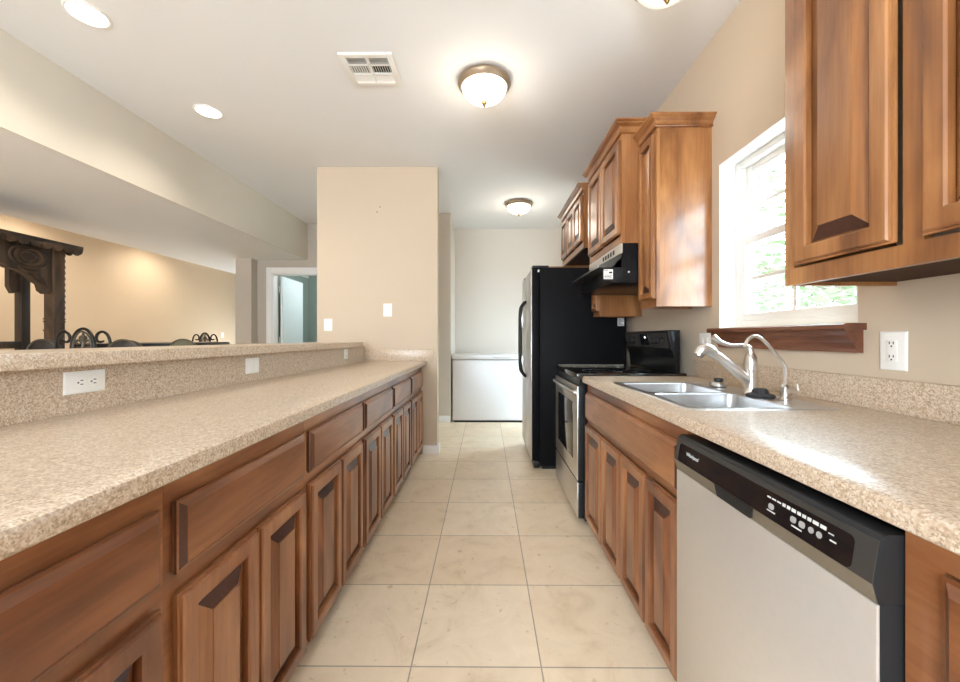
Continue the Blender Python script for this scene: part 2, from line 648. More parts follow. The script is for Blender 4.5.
# hall door: casing, jamb and the open leaf
d = thing('door_1', 'white hall door standing open inside its white casing', 'door', (HX0, 5.85, 0))
d['kind'] = 'structure'
bm = BM()
box(bm, HX0 - 0.085, HX0, 5.832, 5.85, 0, HZ + 0.085, 0.004)
box(bm, HX1, HX1 + 0.085, 5.832, 5.85, 0, HZ + 0.085, 0.004)
box(bm, HX0, HX1, 5.832, 5.85, HZ, HZ + 0.085, 0.004)
part('door_casing', bm, 'white_trim', d)
bm = BM()
box(bm, HX0, HX0 + 0.018, 5.85, 5.99, 0, HZ)
box(bm, HX1 - 0.018, HX1, 5.85, 5.99, 0, HZ)
box(bm, HX0 + 0.018, HX1 - 0.018, 5.85, 5.99, HZ - 0.018, HZ)
part('door_jamb', bm, 'white_trim', d)
bm = BM(); prism(bm, [(-3.140, 6.0), (-3.105, 6.0), (-3.145, 6.745), (-3.18, 6.745)], 'Z', 0.012, 2.095)
lf = part('door_leaf', bm, 'door_white', d)
for z in (0.25, 1.12, 1.90):
    bm = BM()
    lathe(bm, [(0.008, z - 0.05), (0.008, z + 0.05)], (-3.152, 5.993, 0), 10)
    part('hinge', bm, 'brushed_nickel', lf)

# ------------------------------------------------------------------ window over the sink
w = thing('window_1', 'white double hung window over the sink', 'window', (XW + 0.1, (WY0 + WY1) / 2, WZ0))
w['kind'] = 'structure'
XI = 1.372
bm = BM()       # drywall returns painted white
box(bm, XW + 0.0005, XI + 0.02, WY1 - 0.006, WY1 - 0.0005, WZ0, WZ1)
box(bm, XW + 0.0005, XI + 0.02, WY0 + 0.0005, WY0 + 0.006, WZ0, WZ1)
box(bm, XW + 0.0005, XI + 0.02, WY0 + 0.006, WY1 - 0.006, WZ1 - 0.006, WZ1 - 0.0005)
part('window_return', bm, 'white_trim', w)
bm = BM()
fy0, fy1, fz0, fz1 = WY0 + 0.006, WY1 - 0.006, WZ0 + 0.001, WZ1 - 0.006
f = 0.032
box(bm, XI, XI + 0.07, fy1 - f, fy1, fz0, fz1, 0.003)
box(bm, XI, XI + 0.07, fy0, fy0 + f, fz0, fz1, 0.003)
box(bm, XI, XI + 0.07, fy0 + f, fy1 - f, fz1 - f, fz1, 0.003)
box(bm, XI, XI + 0.07, fy0 + f, fy1 - f, fz0, fz0 + 0.034, 0.003)
part('window_frame', bm, 'vinyl_white', w)


def sash(x0, z0, z1):
    s = 0.04
    a, b_ = fy0 + f, fy1 - f
    bm = BM()
    box(bm, x0, x0 + 0.03, b_ - s, b_, z0, z1, 0.003)
    box(bm, x0, x0 + 0.03, a, a + s, z0, z1, 0.003)
    box(bm, x0, x0 + 0.03, a + s, b_ - s, z1 - s, z1, 0.003)
    box(bm, x0, x0 + 0.03, a + s, b_ - s, z0, z0 + s, 0.003)
    sh = part('sash', bm, 'vinyl_white', w)
    ym, zm = (a + b_) / 2, (z0 + z1) / 2
    bm = BM()
    box(bm, x0 + 0.009, x0 + 0.021, ym - 0.009, ym + 0.009, z0 + s, z1 - s)
    box(bm, x0 + 0.009, x0 + 0.021, a + s, b_ - s, zm - 0.009, zm + 0.009)
    part('muntin', bm, 'vinyl_white', sh)
    bm = BM()
    box(bm, x0 + 0.013, x0 + 0.017, a + s - 0.004, b_ - s + 0.004, z0 + s - 0.004, z1 - s + 0.004)
    part('pane', bm, 'window_glass', sh)


ZM = 1.665
sash(XI + 0.004, fz0 + 0.034, ZM + 0.022)
sash(XI + 0.038, ZM - 0.022, fz1 - f)
bm = BM(); box(bm, XI - 0.012, XI + 0.004, 1.74, 1.80, ZM + 0.022, ZM + 0.034, 0.003)
part('sash_lock', bm, 'vinyl_white', w)

# wooden stool and apron
bm = BM()
ya, yb = 1.345, 2.145
prism(bm, [(XW, 1.186), (XW, 1.209), (1.215, 1.209), (1.208, 1.204), (1.208, 1.191), (1.213, 1.186)], 'Y', ya - 0.012, yb + 0.012)
prism(bm, [(XW, 1.186), (1.226, 1.186), (1.228, 1.172), (1.236, 1.160), (1.243, 1.150), (1.243, 1.143), (1.252, 1.143), (1.256, 1.130), (1.264, 1.118), (1.264, 1.108), (XW, 1.108)], 'Y', ya, yb)
solo('window_sill', bm, 'sill_wood', 'dark wooden sill with moulded apron under the kitchen window', 'window sill', (XW - 0.04, 1.74, 1.108))

# unseen glazed door beyond the fridge, put in for the nook's daylight
d = thing('door_3', 'unseen glazed white outside door on the right wall beyond the fridge', 'door', (XW + 0.07, (DY0 + DY1) / 2, 0))
d['kind'] = 'structure'
bm = BM()
x0, x1 = XW + 0.06, XW + 0.10
box(bm, x0, x1, DY0 + 0.002, DY0 + 0.10, 0.01, DZ1 - 0.002)
box(bm, x0, x1, DY1 - 0.10, DY1 - 0.002, 0.01, DZ1 - 0.002)
box(bm, x0, x1, DY0 + 0.10, DY1 - 0.10, 0.01, 0.2)
box(bm, x0, x1, DY0 + 0.10, DY1 - 0.10, DZ1 - 0.11, DZ1 - 0.002)
part('door_leaf', bm, 'vinyl_white', d)
bm = BM(); box(bm, x0 + 0.018, x0 + 0.022, DY0 + 0.095, DY1 - 0.095, 0.195, DZ1 - 0.105)
part('pane', bm, 'window_glass', d)

# ------------------------------------------------------------------ outside the window
bm = BM(); box(bm, 1.60, 26, -12, 30, -0.35, -0.25)
o = struct('ground', bm, 'patio', 'pale paved yard outside the window', 'yard')


def tree(x, y, label, hgt, seed):
    rnd = random.Random(seed)
    t = thing('garden_tree', label, 'tree', (x, y, -0.25), group=None)
    bm = BM()
    tube(bm, [(x, y, -0.26), (x + 0.05, y + 0.03, hgt * 0.3), (x, y + 0.1, hgt * 0.7)], [0.16, 0.12, 0.06], 10, 5)
    part('trunk', bm, 'bark', t)
    tips = []
    for k in range(9):
        a = 2 * PI * k / 9 + rnd.random()
        z0 = hgt * (0.25 + 0.4 * rnd.random())
        L = 1.0 + rnd.random() * 0.9
        p1 = (x + L * 0.5 * math.cos(a), y + L * 0.5 * math.sin(a), z0 + 0.35)
        p2 = (x + L * math.cos(a), y + L * math.sin(a), z0 + 0.5 + rnd.random() * 0.5)
        bm = BM()
        tube(bm, [(x + 0.02, y + 0.05, z0), p1, p2], [0.055, 0.035, 0.012], 7, 5)
        part('branch', bm, 'bark', t)
        tips += [p1, p2]
    bm = BM()
    for k in range(2600):
        c = Vector(tips[rnd.randrange(len(tips))]) + Vector((rnd.gauss(0, 0.45), rnd.gauss(0, 0.45), rnd.gauss(0, 0.35)))
        M = Matrix.Rotation(rnd.random() * 6.28, 3, 'Z') @ Matrix.Rotation(rnd.random() * 3.0, 3, 'X')
        s = 0.05 + 0.05 * rnd.random()
        q = [M @ Vector(p) * s for p in ((-1, 0, 0), (0, -0.5, 0.12), (1, 0, 0), (0, 0.5, 0.12))]
        bm.faces.new([bm.verts.new(c + v) for v in q])
    o = part('foliage', bm, 'foliage', t)


tree(5.6, 6.2, 'leafy green tree seen through the upper window panes', 4.2, 3)
tree(9.6, 13.6, 'paler tree farther off through the left side of the window', 4.6, 5)

# ------------------------------------------------------------------ cabinets
def door_on(root, Y0, Y1, Z0, Z1, X, s, wm='wood_upright', fw=0.050, t=0.023):
    bm = BM()
    loops(bm, Y0, Y1, Z0, Z1, X, s, [(0.003, 0), (0.003, 0.005), (0, 0.006), (0, t - 0.010), (0.005, t - 0.009), (0.006, t - 0.004), (0.010, t), (fw - 0.006, t), (fw - 0.001, t - 0.004), (fw, t - 0.013), (fw, t - 0.020)], True, False)
    d = part('door', bm, wm, root, sharp=20)
    bm = BM()
    e = min(0.036, (min(Y1 - Y0, Z1 - Z0) - 2 * fw) * 0.28)
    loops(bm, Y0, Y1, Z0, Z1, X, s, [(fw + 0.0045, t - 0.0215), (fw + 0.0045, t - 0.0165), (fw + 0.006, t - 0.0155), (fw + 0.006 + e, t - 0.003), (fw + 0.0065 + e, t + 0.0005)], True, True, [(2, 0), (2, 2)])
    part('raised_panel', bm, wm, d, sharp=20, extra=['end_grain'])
    return d


def drawer_on(root, Y0, Y1, Z0, Z1, X, s, wm='wood_along', name='drawer'):
    bm = BM()
    t = 0.023
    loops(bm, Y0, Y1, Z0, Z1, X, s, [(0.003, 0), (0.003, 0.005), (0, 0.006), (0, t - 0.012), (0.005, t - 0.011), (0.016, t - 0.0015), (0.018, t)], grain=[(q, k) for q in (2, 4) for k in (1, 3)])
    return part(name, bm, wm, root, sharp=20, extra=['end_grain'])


def face_frame(root, Y0, Y1, Z0, Z1, X, s, rails, stile=0.03, mid=None, wm='wood_along', depth=0.02):
    """stiles and rails; rails = list of (z0, z1); one joined mesh"""
    bm = BM()
    xa, xb = X, X - s * depth
    zmin, zmax = Z0, Z1
    box(bm, xa, xb, Y0, Y0 + stile, zmin, zmax)
    box(bm, xa, xb, Y1 - stile, Y1, zmin, zmax)
    for z0, z1 in rails:
        box(bm, xa, xb, Y0 + stile, Y1 - stile, z0, z1)
    if mid:
        for ym, z0, z1 in mid:
            box(bm, xa, xb, ym - 0.022, ym + 0.022, z0, z1)
    return part('face_frame', bm, wm, root)


def carcass(root, Y0, Y1, Z0, Z1, X, Xb, s, wm='wood_upright', toe=0.0, kick=True, top=False):
    """side panels, bottom and back of a cabinet, plus the recessed toe kick"""
    bm = BM()
    xf = X - s * 0.02
    box(bm, xf, Xb, Y0 + 0.0005, Y0 + 0.016, Z0, Z1)
    box(bm, xf, Xb, Y1 - 0.016, Y1 - 0.0005, Z0, Z1)
    box(bm, xf, Xb, Y0 + 0.016, Y1 - 0.016, Z0, Z0 + 0.016)
    box(bm, Xb, Xb + s * 0.012, Y0 + 0.016, Y1 - 0.016, Z0 + 0.016, Z1)
    if top:
        box(bm, xf, Xb + s * 0.012, Y0 + 0.016, Y1 - 0.016, Z1 - 0.016, Z1)
    part('carcass', bm, wm, root)
    if kick:
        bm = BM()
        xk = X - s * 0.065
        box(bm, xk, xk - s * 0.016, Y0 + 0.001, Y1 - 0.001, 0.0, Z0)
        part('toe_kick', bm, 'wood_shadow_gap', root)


# --- left run: six units with a drawer over two doors
LF = -0.637                      # face frame plane
Lb = [0.13, 0.772, 1.372, 2.000, 2.632, 3.262, 3.885]
Llab = ['wide base cabinet nearest the camera in the left run, its drawer running out of frame',
        'second base cabinet of the left run from the camera, dents on its drawer edge',
        'third base cabinet of the left run counting from the camera',
        'fourth base cabinet of the left run counting from the camera',
        'fifth base cabinet of the left run, second from the tan wall end',
        'last base cabinet of the left run, against the tan wall end']
ZB = 0.062
for i in range(6):
    y0, y1 = Lb[i], Lb[i + 1]
    r = thing('base_cabinet', Llab[i], 'cabinet', (-0.9, (y0 + y1) / 2, 0), group='base cabinets under the left worktop')
    zt = CT - 0.0385
    carcass(r, y0, y1, ZB, zt, LF, -1.20, 1)
    ym = (y0 + y1) / 2
    face_frame(r, y0 + 0.0004, y1 - 0.0004, ZB, zt, LF, 1, [(zt - 0.062, zt), (0.632, 0.684), (ZB, ZB + 0.035)], 0.026, None, 'wood_along')
    drawer_on(r, y0 + 0.020, y1 - 0.020, 0.679, 0.828, LF, 1)
    door_on(r, y0 + 0.020, ym - 0.003, 0.078, 0.638, LF, 1)
    door_on(r, ym + 0.003, y1 - 0.020, 0.078, 0.638, LF, 1)

# --- right run: sink base with four doors, then the unit next to the camera
RF = 0.615
y0, y1 = 1.198, 2.372
zt = CT - 0.0385
r = thing('sink_cabinet', 'reddish brown sink base cabinet with four narrow doors beside the stove', 'cabinet', (0.9, (y0 + y1) / 2, 0))
carcass(r, y0, y1, ZB, zt, RF, 1.25, -1)
bounds = [1.222, 1.478, 1.745, 2.03, 2.352]
face_frame(r, y0, y1, ZB, zt, RF, -1, [(zt - 0.055, zt), (0.645, 0.675), (ZB, ZB + 0.03)], 0.026, [(b, ZB + 0.03, 0.645) for b in bounds[1:4]])
drawer_on(r, 1.222, 2.352, 0.672, 0.835, RF, -1, name='false_front')
for a, b in zip(bounds, bounds[1:]):
    door_on(r, a + 0.003, b - 0.003, 0.078, 0.645, RF, -1, fw=0.046)
y0, y1 = -0.10, 0.580
r = thing('base_cabinet', 'dark base cabinet between the dishwasher and the right edge of the photo', 'cabinet', (0.9, (y0 + y1) / 2, 0))
carcass(r, y0, y1, ZB, zt, RF, 1.25, -1)
face_frame(r, y0, y1, ZB, zt, RF, -1, [(zt - 0.04, zt), (0.655, 0.690), (ZB, ZB + 0.03)], 0.05)
drawer_on(r, y0 + 0.03, 0.524, 0.692, 0.845, RF, -1)
door_on(r, y0 + 0.03, 0.21, 0.078, 0.655, RF, -1)
door_on(r, 0.216, 0.524, 0.078, 0.655, RF, -1)


# --- wall cabinets
def crown(root, X0, Y0, Y1, z0, z1, proj, near=True, far=True, wm='upper_along'):
    h = z1 - z0
    prof = [(0.000, z0), (0.014, z0), (0.017, z0 + 0.06 * h), (0.014, z0 + 0.13 * h), (0.007, z0 + 0.15 * h), (0.007, z0 + 0.20 * h), (0.012, z0 + 0.22 * h),
            (0.013, z0 + 0.36 * h), (0.30 * proj + 0.002, z0 + 0.50 * h), (0.52 * proj, z0 + 0.60 * h), (0.80 * proj, z0 + 0.67 * h), (0.80 * proj, z0 + 0.72 * h), (0.72 * proj, z0 + 0.74 * h),
            (0.74 * proj, z0 + 0.79 * h), (0.90 * proj, z0 + 0.86 * h), (proj, z0 + 0.90 * h), (proj, z1), (0.0, z1)]
    bm = BM()
    rings = []
    for o, z in prof:
        on, of = (o if near else 0), (o if far else 0)
        rings.append([bm.verts.new(p) for p in ((XW, Y0 - on, z), (X0 - o, Y0 - on, z), (X0 - o, Y1 + of, z), (XW, Y1 + of, z))])
    for a, b in zip(rings, rings[1:]):
        for k in range(3):
            bm.faces.new((a[k], a[k + 1], b[k + 1], b[k]))
    bm.faces.new(rings[-1])
    bm.faces.new(rings[0])
    part('crown_moulding', bm, wm, root, sharp=20)


def wall_cab(label, X, Y0, Y1, Z0, Z1, ndoors, ctop=None, near=True, far=True, drop=0.045, proj=0.05, side=0.018, gapm=0.006, name='wall_cabinet', group=None):
    r = thing(name, label, 'cabinet', ((X + XW) / 2, (Y0 + Y1) / 2, Z0), group=group)
    bm = BM()
    box(bm, X + 0.02, XW, Y0, Y0 + 0.016, Z0, Z1)
    box(bm, X + 0.02, XW, Y1 - 0.016, Y1, Z0, Z1)
    box(bm, X + 0.02, XW, Y0 + 0.016, Y1 - 0.016, Z1 - 0.016, Z1)
    part('carcass', bm, 'upper_upright', r)
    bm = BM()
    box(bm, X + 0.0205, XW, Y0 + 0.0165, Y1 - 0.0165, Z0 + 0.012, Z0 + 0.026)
    part('bottom_panel', bm, 'underside_wood', r, 'dark brown underside')
    face_frame(r, Y0, Y1, Z0, Z1, X, -1, [(Z0, Z0 + 0.05), (Z1 - 0.06, Z1)], 0.035,
               [(Y0 + (Y1 - Y0) * k / ndoors, Z0 + 0.05, Z1 - 0.06) for k in range(1, ndoors)], 'upper_upright')
    n = ndoors
    wdt = (Y1 - Y0 - 2 * side - (n - 1) * gapm) / n
    for k in range(n):
        a = Y0 + side + k * (wdt + gapm)
        door_on(r, a, a + wdt, Z0 + drop, Z1 - 0.03, X, -1, 'upper_upright', fw=min(0.052, wdt * 0.2))
    if ctop:
        crown(r, X, Y0, Y1, Z1, ctop, proj, near, far)
    return r


WG = 'wall cabinets along the right wall'
wall_cab('narrow single-door wall cabinet with a bare end panel, left of the window', 0.972, 2.24, 2.468, 1.337, 2.354, 1, 2.414, True, False, group=WG, side=0.012)
wall_cab('two-door wall cabinet directly above the black range hood', 0.855, 2.472, 3.225, 1.754, 2.44, 2, 2.512, True, True, drop=0.06, group=WG)
wall_cab('narrow wall cabinet hanging low between the range hood and the refrigerator', 0.935, 3.24, 3.41, 1.334, 2.36, 1, None, group=WG, side=0.01)
fc = wall_cab('three-door wall cabinet over the black refrigerator', 0.855, 3.43, 4.36, 1.945, 2.44, 3, 2.512, False, True, drop=0.06, group=WG)
wall_cab('big two-door wall cabinet at upper right, nearest the camera', 0.950, 0.506, 1.2526, 1.322, 2.42, 2, 2.49, group=WG, side=0.054, gapm=0.060, drop=0.056)

bm = BM(); box(bm, 0.60, XW, 4.345, 4.36, 1.79, 1.945)  # unseen panel added to keep the door's light from under this cabinet
part('light_block_panel', bm, 'upper_upright', fc)

# ------------------------------------------------------------------ worktops
def nosing(X, s):
    """front edge profile of a worktop, outwards along s"""
    z0, z1 = CT - 0.038, CT
    return [(X - s * 0.10, z0), (X - s * 0.003, z0), (X, z0 + 0.003), (X, z1 - 0.012), (X - s * 0.0035, z1 - 0.0035), (X - s * 0.012, z1), (X - s * 0.10, z1)]


w = thing('countertop', 'long speckled beige laminate countertop on the left, below the raised bar', 'countertop', (-0.9, 1.9, CT - 0.038))
bm = BM()
prism(bm, nosing(XL, 1), 'Y', -0.8, YP - 0.002)
prism(bm, [(xbar(-0.8) + 0.001, -0.8), (XL - 0.10, -0.8), (XL - 0.10, YP - 0.002), (xbar(YP) + 0.001, YP - 0.002)], 'Z', CT - 0.038, CT)
part('slab', bm, 'laminate', w)
bm = BM(); bar_strip(bm, -0.8, YP - 0.002, -0.017, 0.0, CT - 0.038, 1.071)
part('backsplash', bm, 'laminate', w)
bm = BM(); box(bm, xbar(YP) + 0.001, -0.52, YP - 0.021, YP - 0.001, CT + 0.0003, CT + 0.118, 0.002)
part('end_backsplash', bm, 'laminate', w)

# raised bar top with rounded end
bm = BM()
yE = 3.72
pts = [(xbar(-0.8) + 0.055, -0.8)]
cx, cy, rr = xbar(yE) + 0.055 - 0.035, yE - 0.035, 0.035
for k in range(7):
    a = PI / 2 * k / 6
    pts.append((cx + rr * math.cos(a), cy + rr * math.sin(a)))
pts += [(xbar(yE) - 0.36, yE), (xbar(-0.8) - 0.36, -0.8)]
prism(bm, pts, 'Z', 1.0725, 1.117, 0.005)
solo('bar_top', bm, 'laminate', 'raised speckled laminate bar ledge along the half wall', 'bar top', (-1.5, 1.5, 1.0725))

# right worktop with the sink cut-out
SX0, SX1, SY0, SY1 = 0.655, 1.165, 1.275, 2.055
w = thing('countertop', 'speckled beige laminate countertop on the right, holding the sink', 'countertop', (0.95, 1.2, CT - 0.038))
bm = BM()
yn, yf = -0.8, 2.395
prism(bm, nosing(XR, -1)[::-1], 'Y', yn, yf)
hx0, hx1, hy0, hy1 = SX0 + 0.02, SX1 - 0.02, SY0 + 0.02, SY1 - 0.02
z0, z1 = CT - 0.038, CT
xi = XR + 0.10
box(bm, xi, XW - 0.002, yn, hy0, z0, z1)
box(bm, xi, XW - 0.002, hy1, yf, z0, z1)
box(bm, hx1, XW - 0.002, hy0, hy1, z0, z1)
part('slab', bm, 'laminate', w)
bm = BM(); box(bm, XW - 0.022, XW - 0.002, yn, yf, CT + 0.0003, CT + 0.104, 0.002)
part('backsplash', bm, 'laminate', w)

# ------------------------------------------------------------------ sink
def rrect(x0, x1, y0, y1, r, n=5):
    pts = []
    for cx, cy, a0 in ((x1 - r, y1 - r, 0), (x0 + r, y1 - r, PI / 2), (x0 + r, y0 + r, PI), (x1 - r, y0 + r, 1.5 * PI)):
        for k in range(n + 1):
            a = a0 + PI / 2 * k / n
            pts.append((cx + r * math.cos(a), cy + r * math.sin(a)))
    return pts


def skin(bm, ringlist, cap_last=True):
    R = [[bm.verts.new(p) for p in ring] for ring in ringlist]
    n = len(R[0])
    for a, b in zip(R, R[1:]):
        for k in range(n):
            f = bm.faces.new((a[k], a[(k + 1) % n], b[(k + 1) % n], b[k]))
    if cap_last:
        bm.faces.new(R[-1])
    return R


sk = thing('kitchen_sink', 'stainless steel double bowl sink set in the right countertop', 'sink', ((SX0 + SX1) / 2, (SY0 + SY1) / 2, CT))
ymid = (SY0 + SY1) / 2
bowls = [(SX0 + 0.035, SX1 - 0.125, SY0 + 0.035, ymid - 0.014), (SX0 + 0.035, SX1 - 0.125, ymid + 0.014, SY1 - 0.035)]
zr = CT + 0.004
bm = BM()
# rim: flat deck made of strips round the two bowls, with rolled outer edge
R = skin(bm, [[(x, y, CT + 0.0004) for x, y in rrect(SX0, SX1, SY0, SY1, 0.03)],
              [(x, y, zr) for x, y in rrect(SX0 + 0.005, SX1 - 0.005, SY0 + 0.005, SY1 - 0.005, 0.026)],
              [(x, y, zr - 0.0015) for x, y in rrect(SX0 + 0.014, SX1 - 0.014, SY0 + 0.014, SY1 - 0.014, 0.02)]], False)
outer = R[-1]
inner = []
for (a, b, c, d_) in bowls:
    inner.append([bm.verts.new((x, y, zr - 0.0015)) for x, y in rrect(a, b, c, d_, 0.045)])
edges = []
for ring in [outer] + inner:
    for k in range(len(ring)):
        e = bm.edges.get((ring[k], ring[(k + 1) % len(ring)])) or bm.edges.new((ring[k], ring[(k + 1) % len(ring)]))
        edges.append(e)
bmesh.ops.triangle_fill(bm, use_beauty=True, use_dissolve=False, edges=edges)
for ring, (a, b, c, d_) in zip(inner, bowls):      # drop any fill inside the bowls
    pass
kill = []
for fc in bm.faces:
    if len(fc.verts) == 3:
        m_ = fc.calc_center_median()
        for (a, b, c, d_) in bowls:
            if a + 0.004 < m_.x < b - 0.004 and c + 0.004 < m_.y < d_ - 0.004:
                corner = False
                kill.append(fc)
                break
kill = [fc for fc in set(kill) if all(any(v in ring for ring in inner) for v in fc.verts)]
bmesh.ops.delete(bm, geom=kill, context='FACES_ONLY')
part('rim', bm, 'steel_bright', sk)
for (a, b, c, d_) in bowls:
    bm = BM()
    skin(bm, [[(x, y, zr - 0.0015) for x, y in rrect(a, b, c, d_, 0.045)],
              [(x, y, zr - 0.006) for x, y in rrect(a + 0.005, b - 0.005, c + 0.005, d_ - 0.005, 0.042)],
              [(x, y, CT - 0.13) for x, y in rrect(a + 0.012, b - 0.012, c + 0.012, d_ - 0.012, 0.04)],
              [(x, y, CT - 0.16) for x, y in rrect(a + 0.04, b - 0.04, c + 0.04, d_ - 0.04, 0.03)]])
    bw = part('bowl', bm, 'steel_bowl', sk)
    bm = BM()
    lathe(bm, [(0.042, CT - 0.1595), (0.042, CT - 0.157), (0.034, CT - 0.1565), (0.03, CT - 0.1585)], ((a + b) / 2, (c + d_) / 2, 0), 24)
    part('drain', bm, 'steel_bright', bw)

# main faucet
fx, fy = 1.095, 1.63
f0 = thing('kitchen_faucet', 'brushed nickel single lever pull-out faucet at the back of the sink', 'faucet', (fx, fy, zr))
bm = BM()
lathe(bm, [(0.030, zr), (0.030, zr + 0.006), (0.026, zr + 0.012), (0.0255, zr + 0.03), (0.024, zr + 0.09), (0.0265, zr + 0.10), (0.0265, zr + 0.105), (0.023, zr + 0.112),
           (0.024, zr + 0.125), (0.021, zr + 0.15), (0.014, zr + 0.163), (0.004, zr + 0.167)], (fx, fy, 0), 28)
part('body', bm, 'brushed_nickel', f0)
bm = BM()
tube(bm, [(fx, fy, zr + 0.045), (fx - 0.05, fy + 0.004, zr + 0.085), (fx - 0.11, fy + 0.012, zr + 0.140), (fx - 0.145, fy + 0.016, zr + 0.165)], [0.022, 0.021, 0.0185, 0.018], 16)
part('spout', bm, 'brushed_nickel', f0)
bm = BM()
tube(bm, [(fx - 0.138, fy + 0.015, zr + 0.160), (fx - 0.16, fy + 0.019, zr + 0.180), (fx - 0.188, fy + 0.022, zr + 0.178), (fx - 0.205, fy + 0.024, zr + 0.155)], [0.019, 0.024, 0.024, 0.020], 16)
part('spray_head', bm, 'steel_bright', f0)
bm = BM()
tube(bm, [(fx, fy, zr + 0.155), (fx - 0.004, fy, zr + 0.185), (fx - 0.03, fy + 0.004, zr + 0.198), (fx - 0.075, fy + 0.01, zr + 0.198), (fx - 0.115, fy + 0.015, zr + 0.212), (fx - 0.145, fy + 0.02, zr + 0.236)],
     [0.014, 0.012, 0.009, 0.0075, 0.010, 0.0135], 12)
part('lever', bm, 'brushed_nickel', f0)

# filtered-water gooseneck
gx, gy = 1.118, 1.475
g = thing('water_filter_faucet', 'thin gooseneck drinking water faucet right of the main faucet', 'faucet', (gx, gy, zr))
bm = BM()
lathe(bm, [(0.022, zr), (0.022, zr + 0.004), (0.014, zr + 0.01), (0.0125, zr + 0.04), (0.015, zr + 0.048), (0.009, zr + 0.056)], (gx, gy, 0), 20)
lathe(bm, [(0.013, gx + 0.0), (0.013, gx + 0.034), (0.009, gx + 0.04)], (0, gy, zr + 0.028), 16, 'X')
part('base', bm, 'brushed_nickel', g)
bm = BM()
tube(bm, [(gx, gy, zr + 0.05), (gx, gy, zr + 0.12), (gx - 0.030, gy, zr + 0.165), (gx - 0.082, gy, zr + 0.222), (gx - 0.112, gy, zr + 0.236), (gx - 0.138, gy, zr + 0.222), (gx - 0.150, gy, zr + 0.196)], 0.0062, 10)
part('spout', bm, 'brushed_nickel', g)
bm = BM()
tube(bm, [(gx + 0.036, gy, zr + 0.028), (gx + 0.046, gy, zr + 0.034), (gx + 0.043, gy, zr + 0.058)], [0.007, 0.006, 0.0045], 8)
part('lever', bm, 'brushed_nickel', g)

# strainer left of the faucet and black stopper right of it
sx_, sy_ = 1.098, 1.86
s0 = thing('sink_strainer', 'round chrome basket strainer with black knob on the sink ledge, left of the faucet', 'strainer', (sx_, sy_, zr))
bm = BM()
lathe(bm, [(0.030, zr), (0.036, zr + 0.004), (0.038, zr + 0.014), (0.034, zr + 0.022), (0.022, zr + 0.024)], (sx_, sy_, 0), 24)
part('basket', bm, 'steel_bright', s0)
bm = BM()
lathe(bm, [(0.016, zr + 0.024), (0.020, zr + 0.028), (0.020, zr + 0.036), (0.014, zr + 0.040)], (sx_, sy_, 0), 18)
part('knob', bm, 'rubber_black', s0)
px_, py_ = 1.075, 1.545
bm = BM()
lathe(bm, [(0.048, zr), (0.050, zr + 0.004), (0.046, zr + 0.010), (0.030, zr + 0.014), (0.026, zr + 0.026), (0.020, zr + 0.032), (0.006, zr + 0.034)], (px_, py_, 0), 28)
solo('sink_stopper', bm, 'rubber_black', 'flat black rubber sink stopper lying between the two faucets', 'stopper', (px_, py_, zr))

# ------------------------------------------------------------------ dishwasher
DX = 0.578
y0, y1 = 0.584, 1.194
dw = thing('dishwasher', 'stainless steel dishwasher with black control strip under the right countertop', 'dishwasher', (0.9, (y0 + y1) / 2, 0))
bm = BM(); box(bm, 0.625, 1.20, y0 + 0.004, y1 - 0.004, 0.10, 0.858)
part('tub', bm, 'black_enamel', dw)
bm = BM(); box(bm, 0.66, 0.69, y0 + 0.01, y1 - 0.01, 0.0, 0.10)
part('toe_kick', bm, 'black_enamel', dw)
zc0, zc1 = 0.765, 0.868
bm = BM(); box(bm, DX + 0.002, 0.625, y0 + 0.001, y1 - 0.001, 0.105, zc0, 0.004)
dd = part('door', bm, 'black_plastic', dw)
bm = BM(); box(bm, DX, DX + 0.006, y0 + 0.001, y1 - 0.001, 0.106, zc0 - 0.001, 0.002)
part('steel_skin', bm, 'steel_flat', dd)
# sloped console with a rounded top
bm = BM()
prism(bm, [(0.625, zc0), (DX + 0.002, zc0), (DX - 0.006, zc0 + 0.030), (DX + 0.004, zc1 - 0.010), (DX + 0.012, zc1 - 0.001), (DX + 0.018, zc1), (0.625, zc1)], 'Y', y0, y1, 0.0015)
cp = part('control_console', bm, 'black_plastic', dw)
sl = (0.010) / (zc1 - 0.010 - zc0 - 0.030)


def cx_at(z, out):          # a point on the sloped front
    return DX - 0.006 + (z - zc0 - 0.030) * sl - out


def slope_plate(bm, ya, yb, za, zb, out, r=0.0, thick=0.004):
    if r:
        pts = rrect(ya, yb, za, zb, r, 4)
    else:
        pts = [(ya, za), (yb, za), (yb, zb), (ya, zb)]
    A = [bm.verts.new((cx_at(z, out), y, z)) for y, z in pts]
    B = [bm.verts.new((cx_at(z, out) + thick, y, z)) for y, z in pts]
    bm.faces.new(A)
    bm.faces.new(B[::-1])
    n = len(pts)
    for k in range(n):
        bm.faces.new((A[k], A[(k + 1) % n], B[(k + 1) % n], B[k]))


bm = BM()       # bronze-grey bezel under the black strip
A = [(cx_at(zc0 + 0.030, 0.0012), zc0 + 0.030), (DX + 0.002 - 0.0012, zc0 + 0.001), (DX + 0.006, zc0 + 0.001), (DX + 0.0, zc0 + 0.030)]
prism(bm, A, 'Y', y0 + 0.001, y1 - 0.001)
part('bezel', bm, 'bezel_grey', cp)
bm = BM()
slope_plate(bm, y0 + 0.001, y1 - 0.001, zc0 + 0.0305, zc1 - 0.009, 0.0008, 0, 0.002)
fr_ = part('console_frame', bm, 'charcoal_trim', cp)
bm = BM(); slope_plate(bm, y0 + 0.035, y1 - 0.022, zc0 + 0.031, zc1 - 0.020, 0.0014, 0.010)
part('control_strip', bm, 'black_glass', cp)
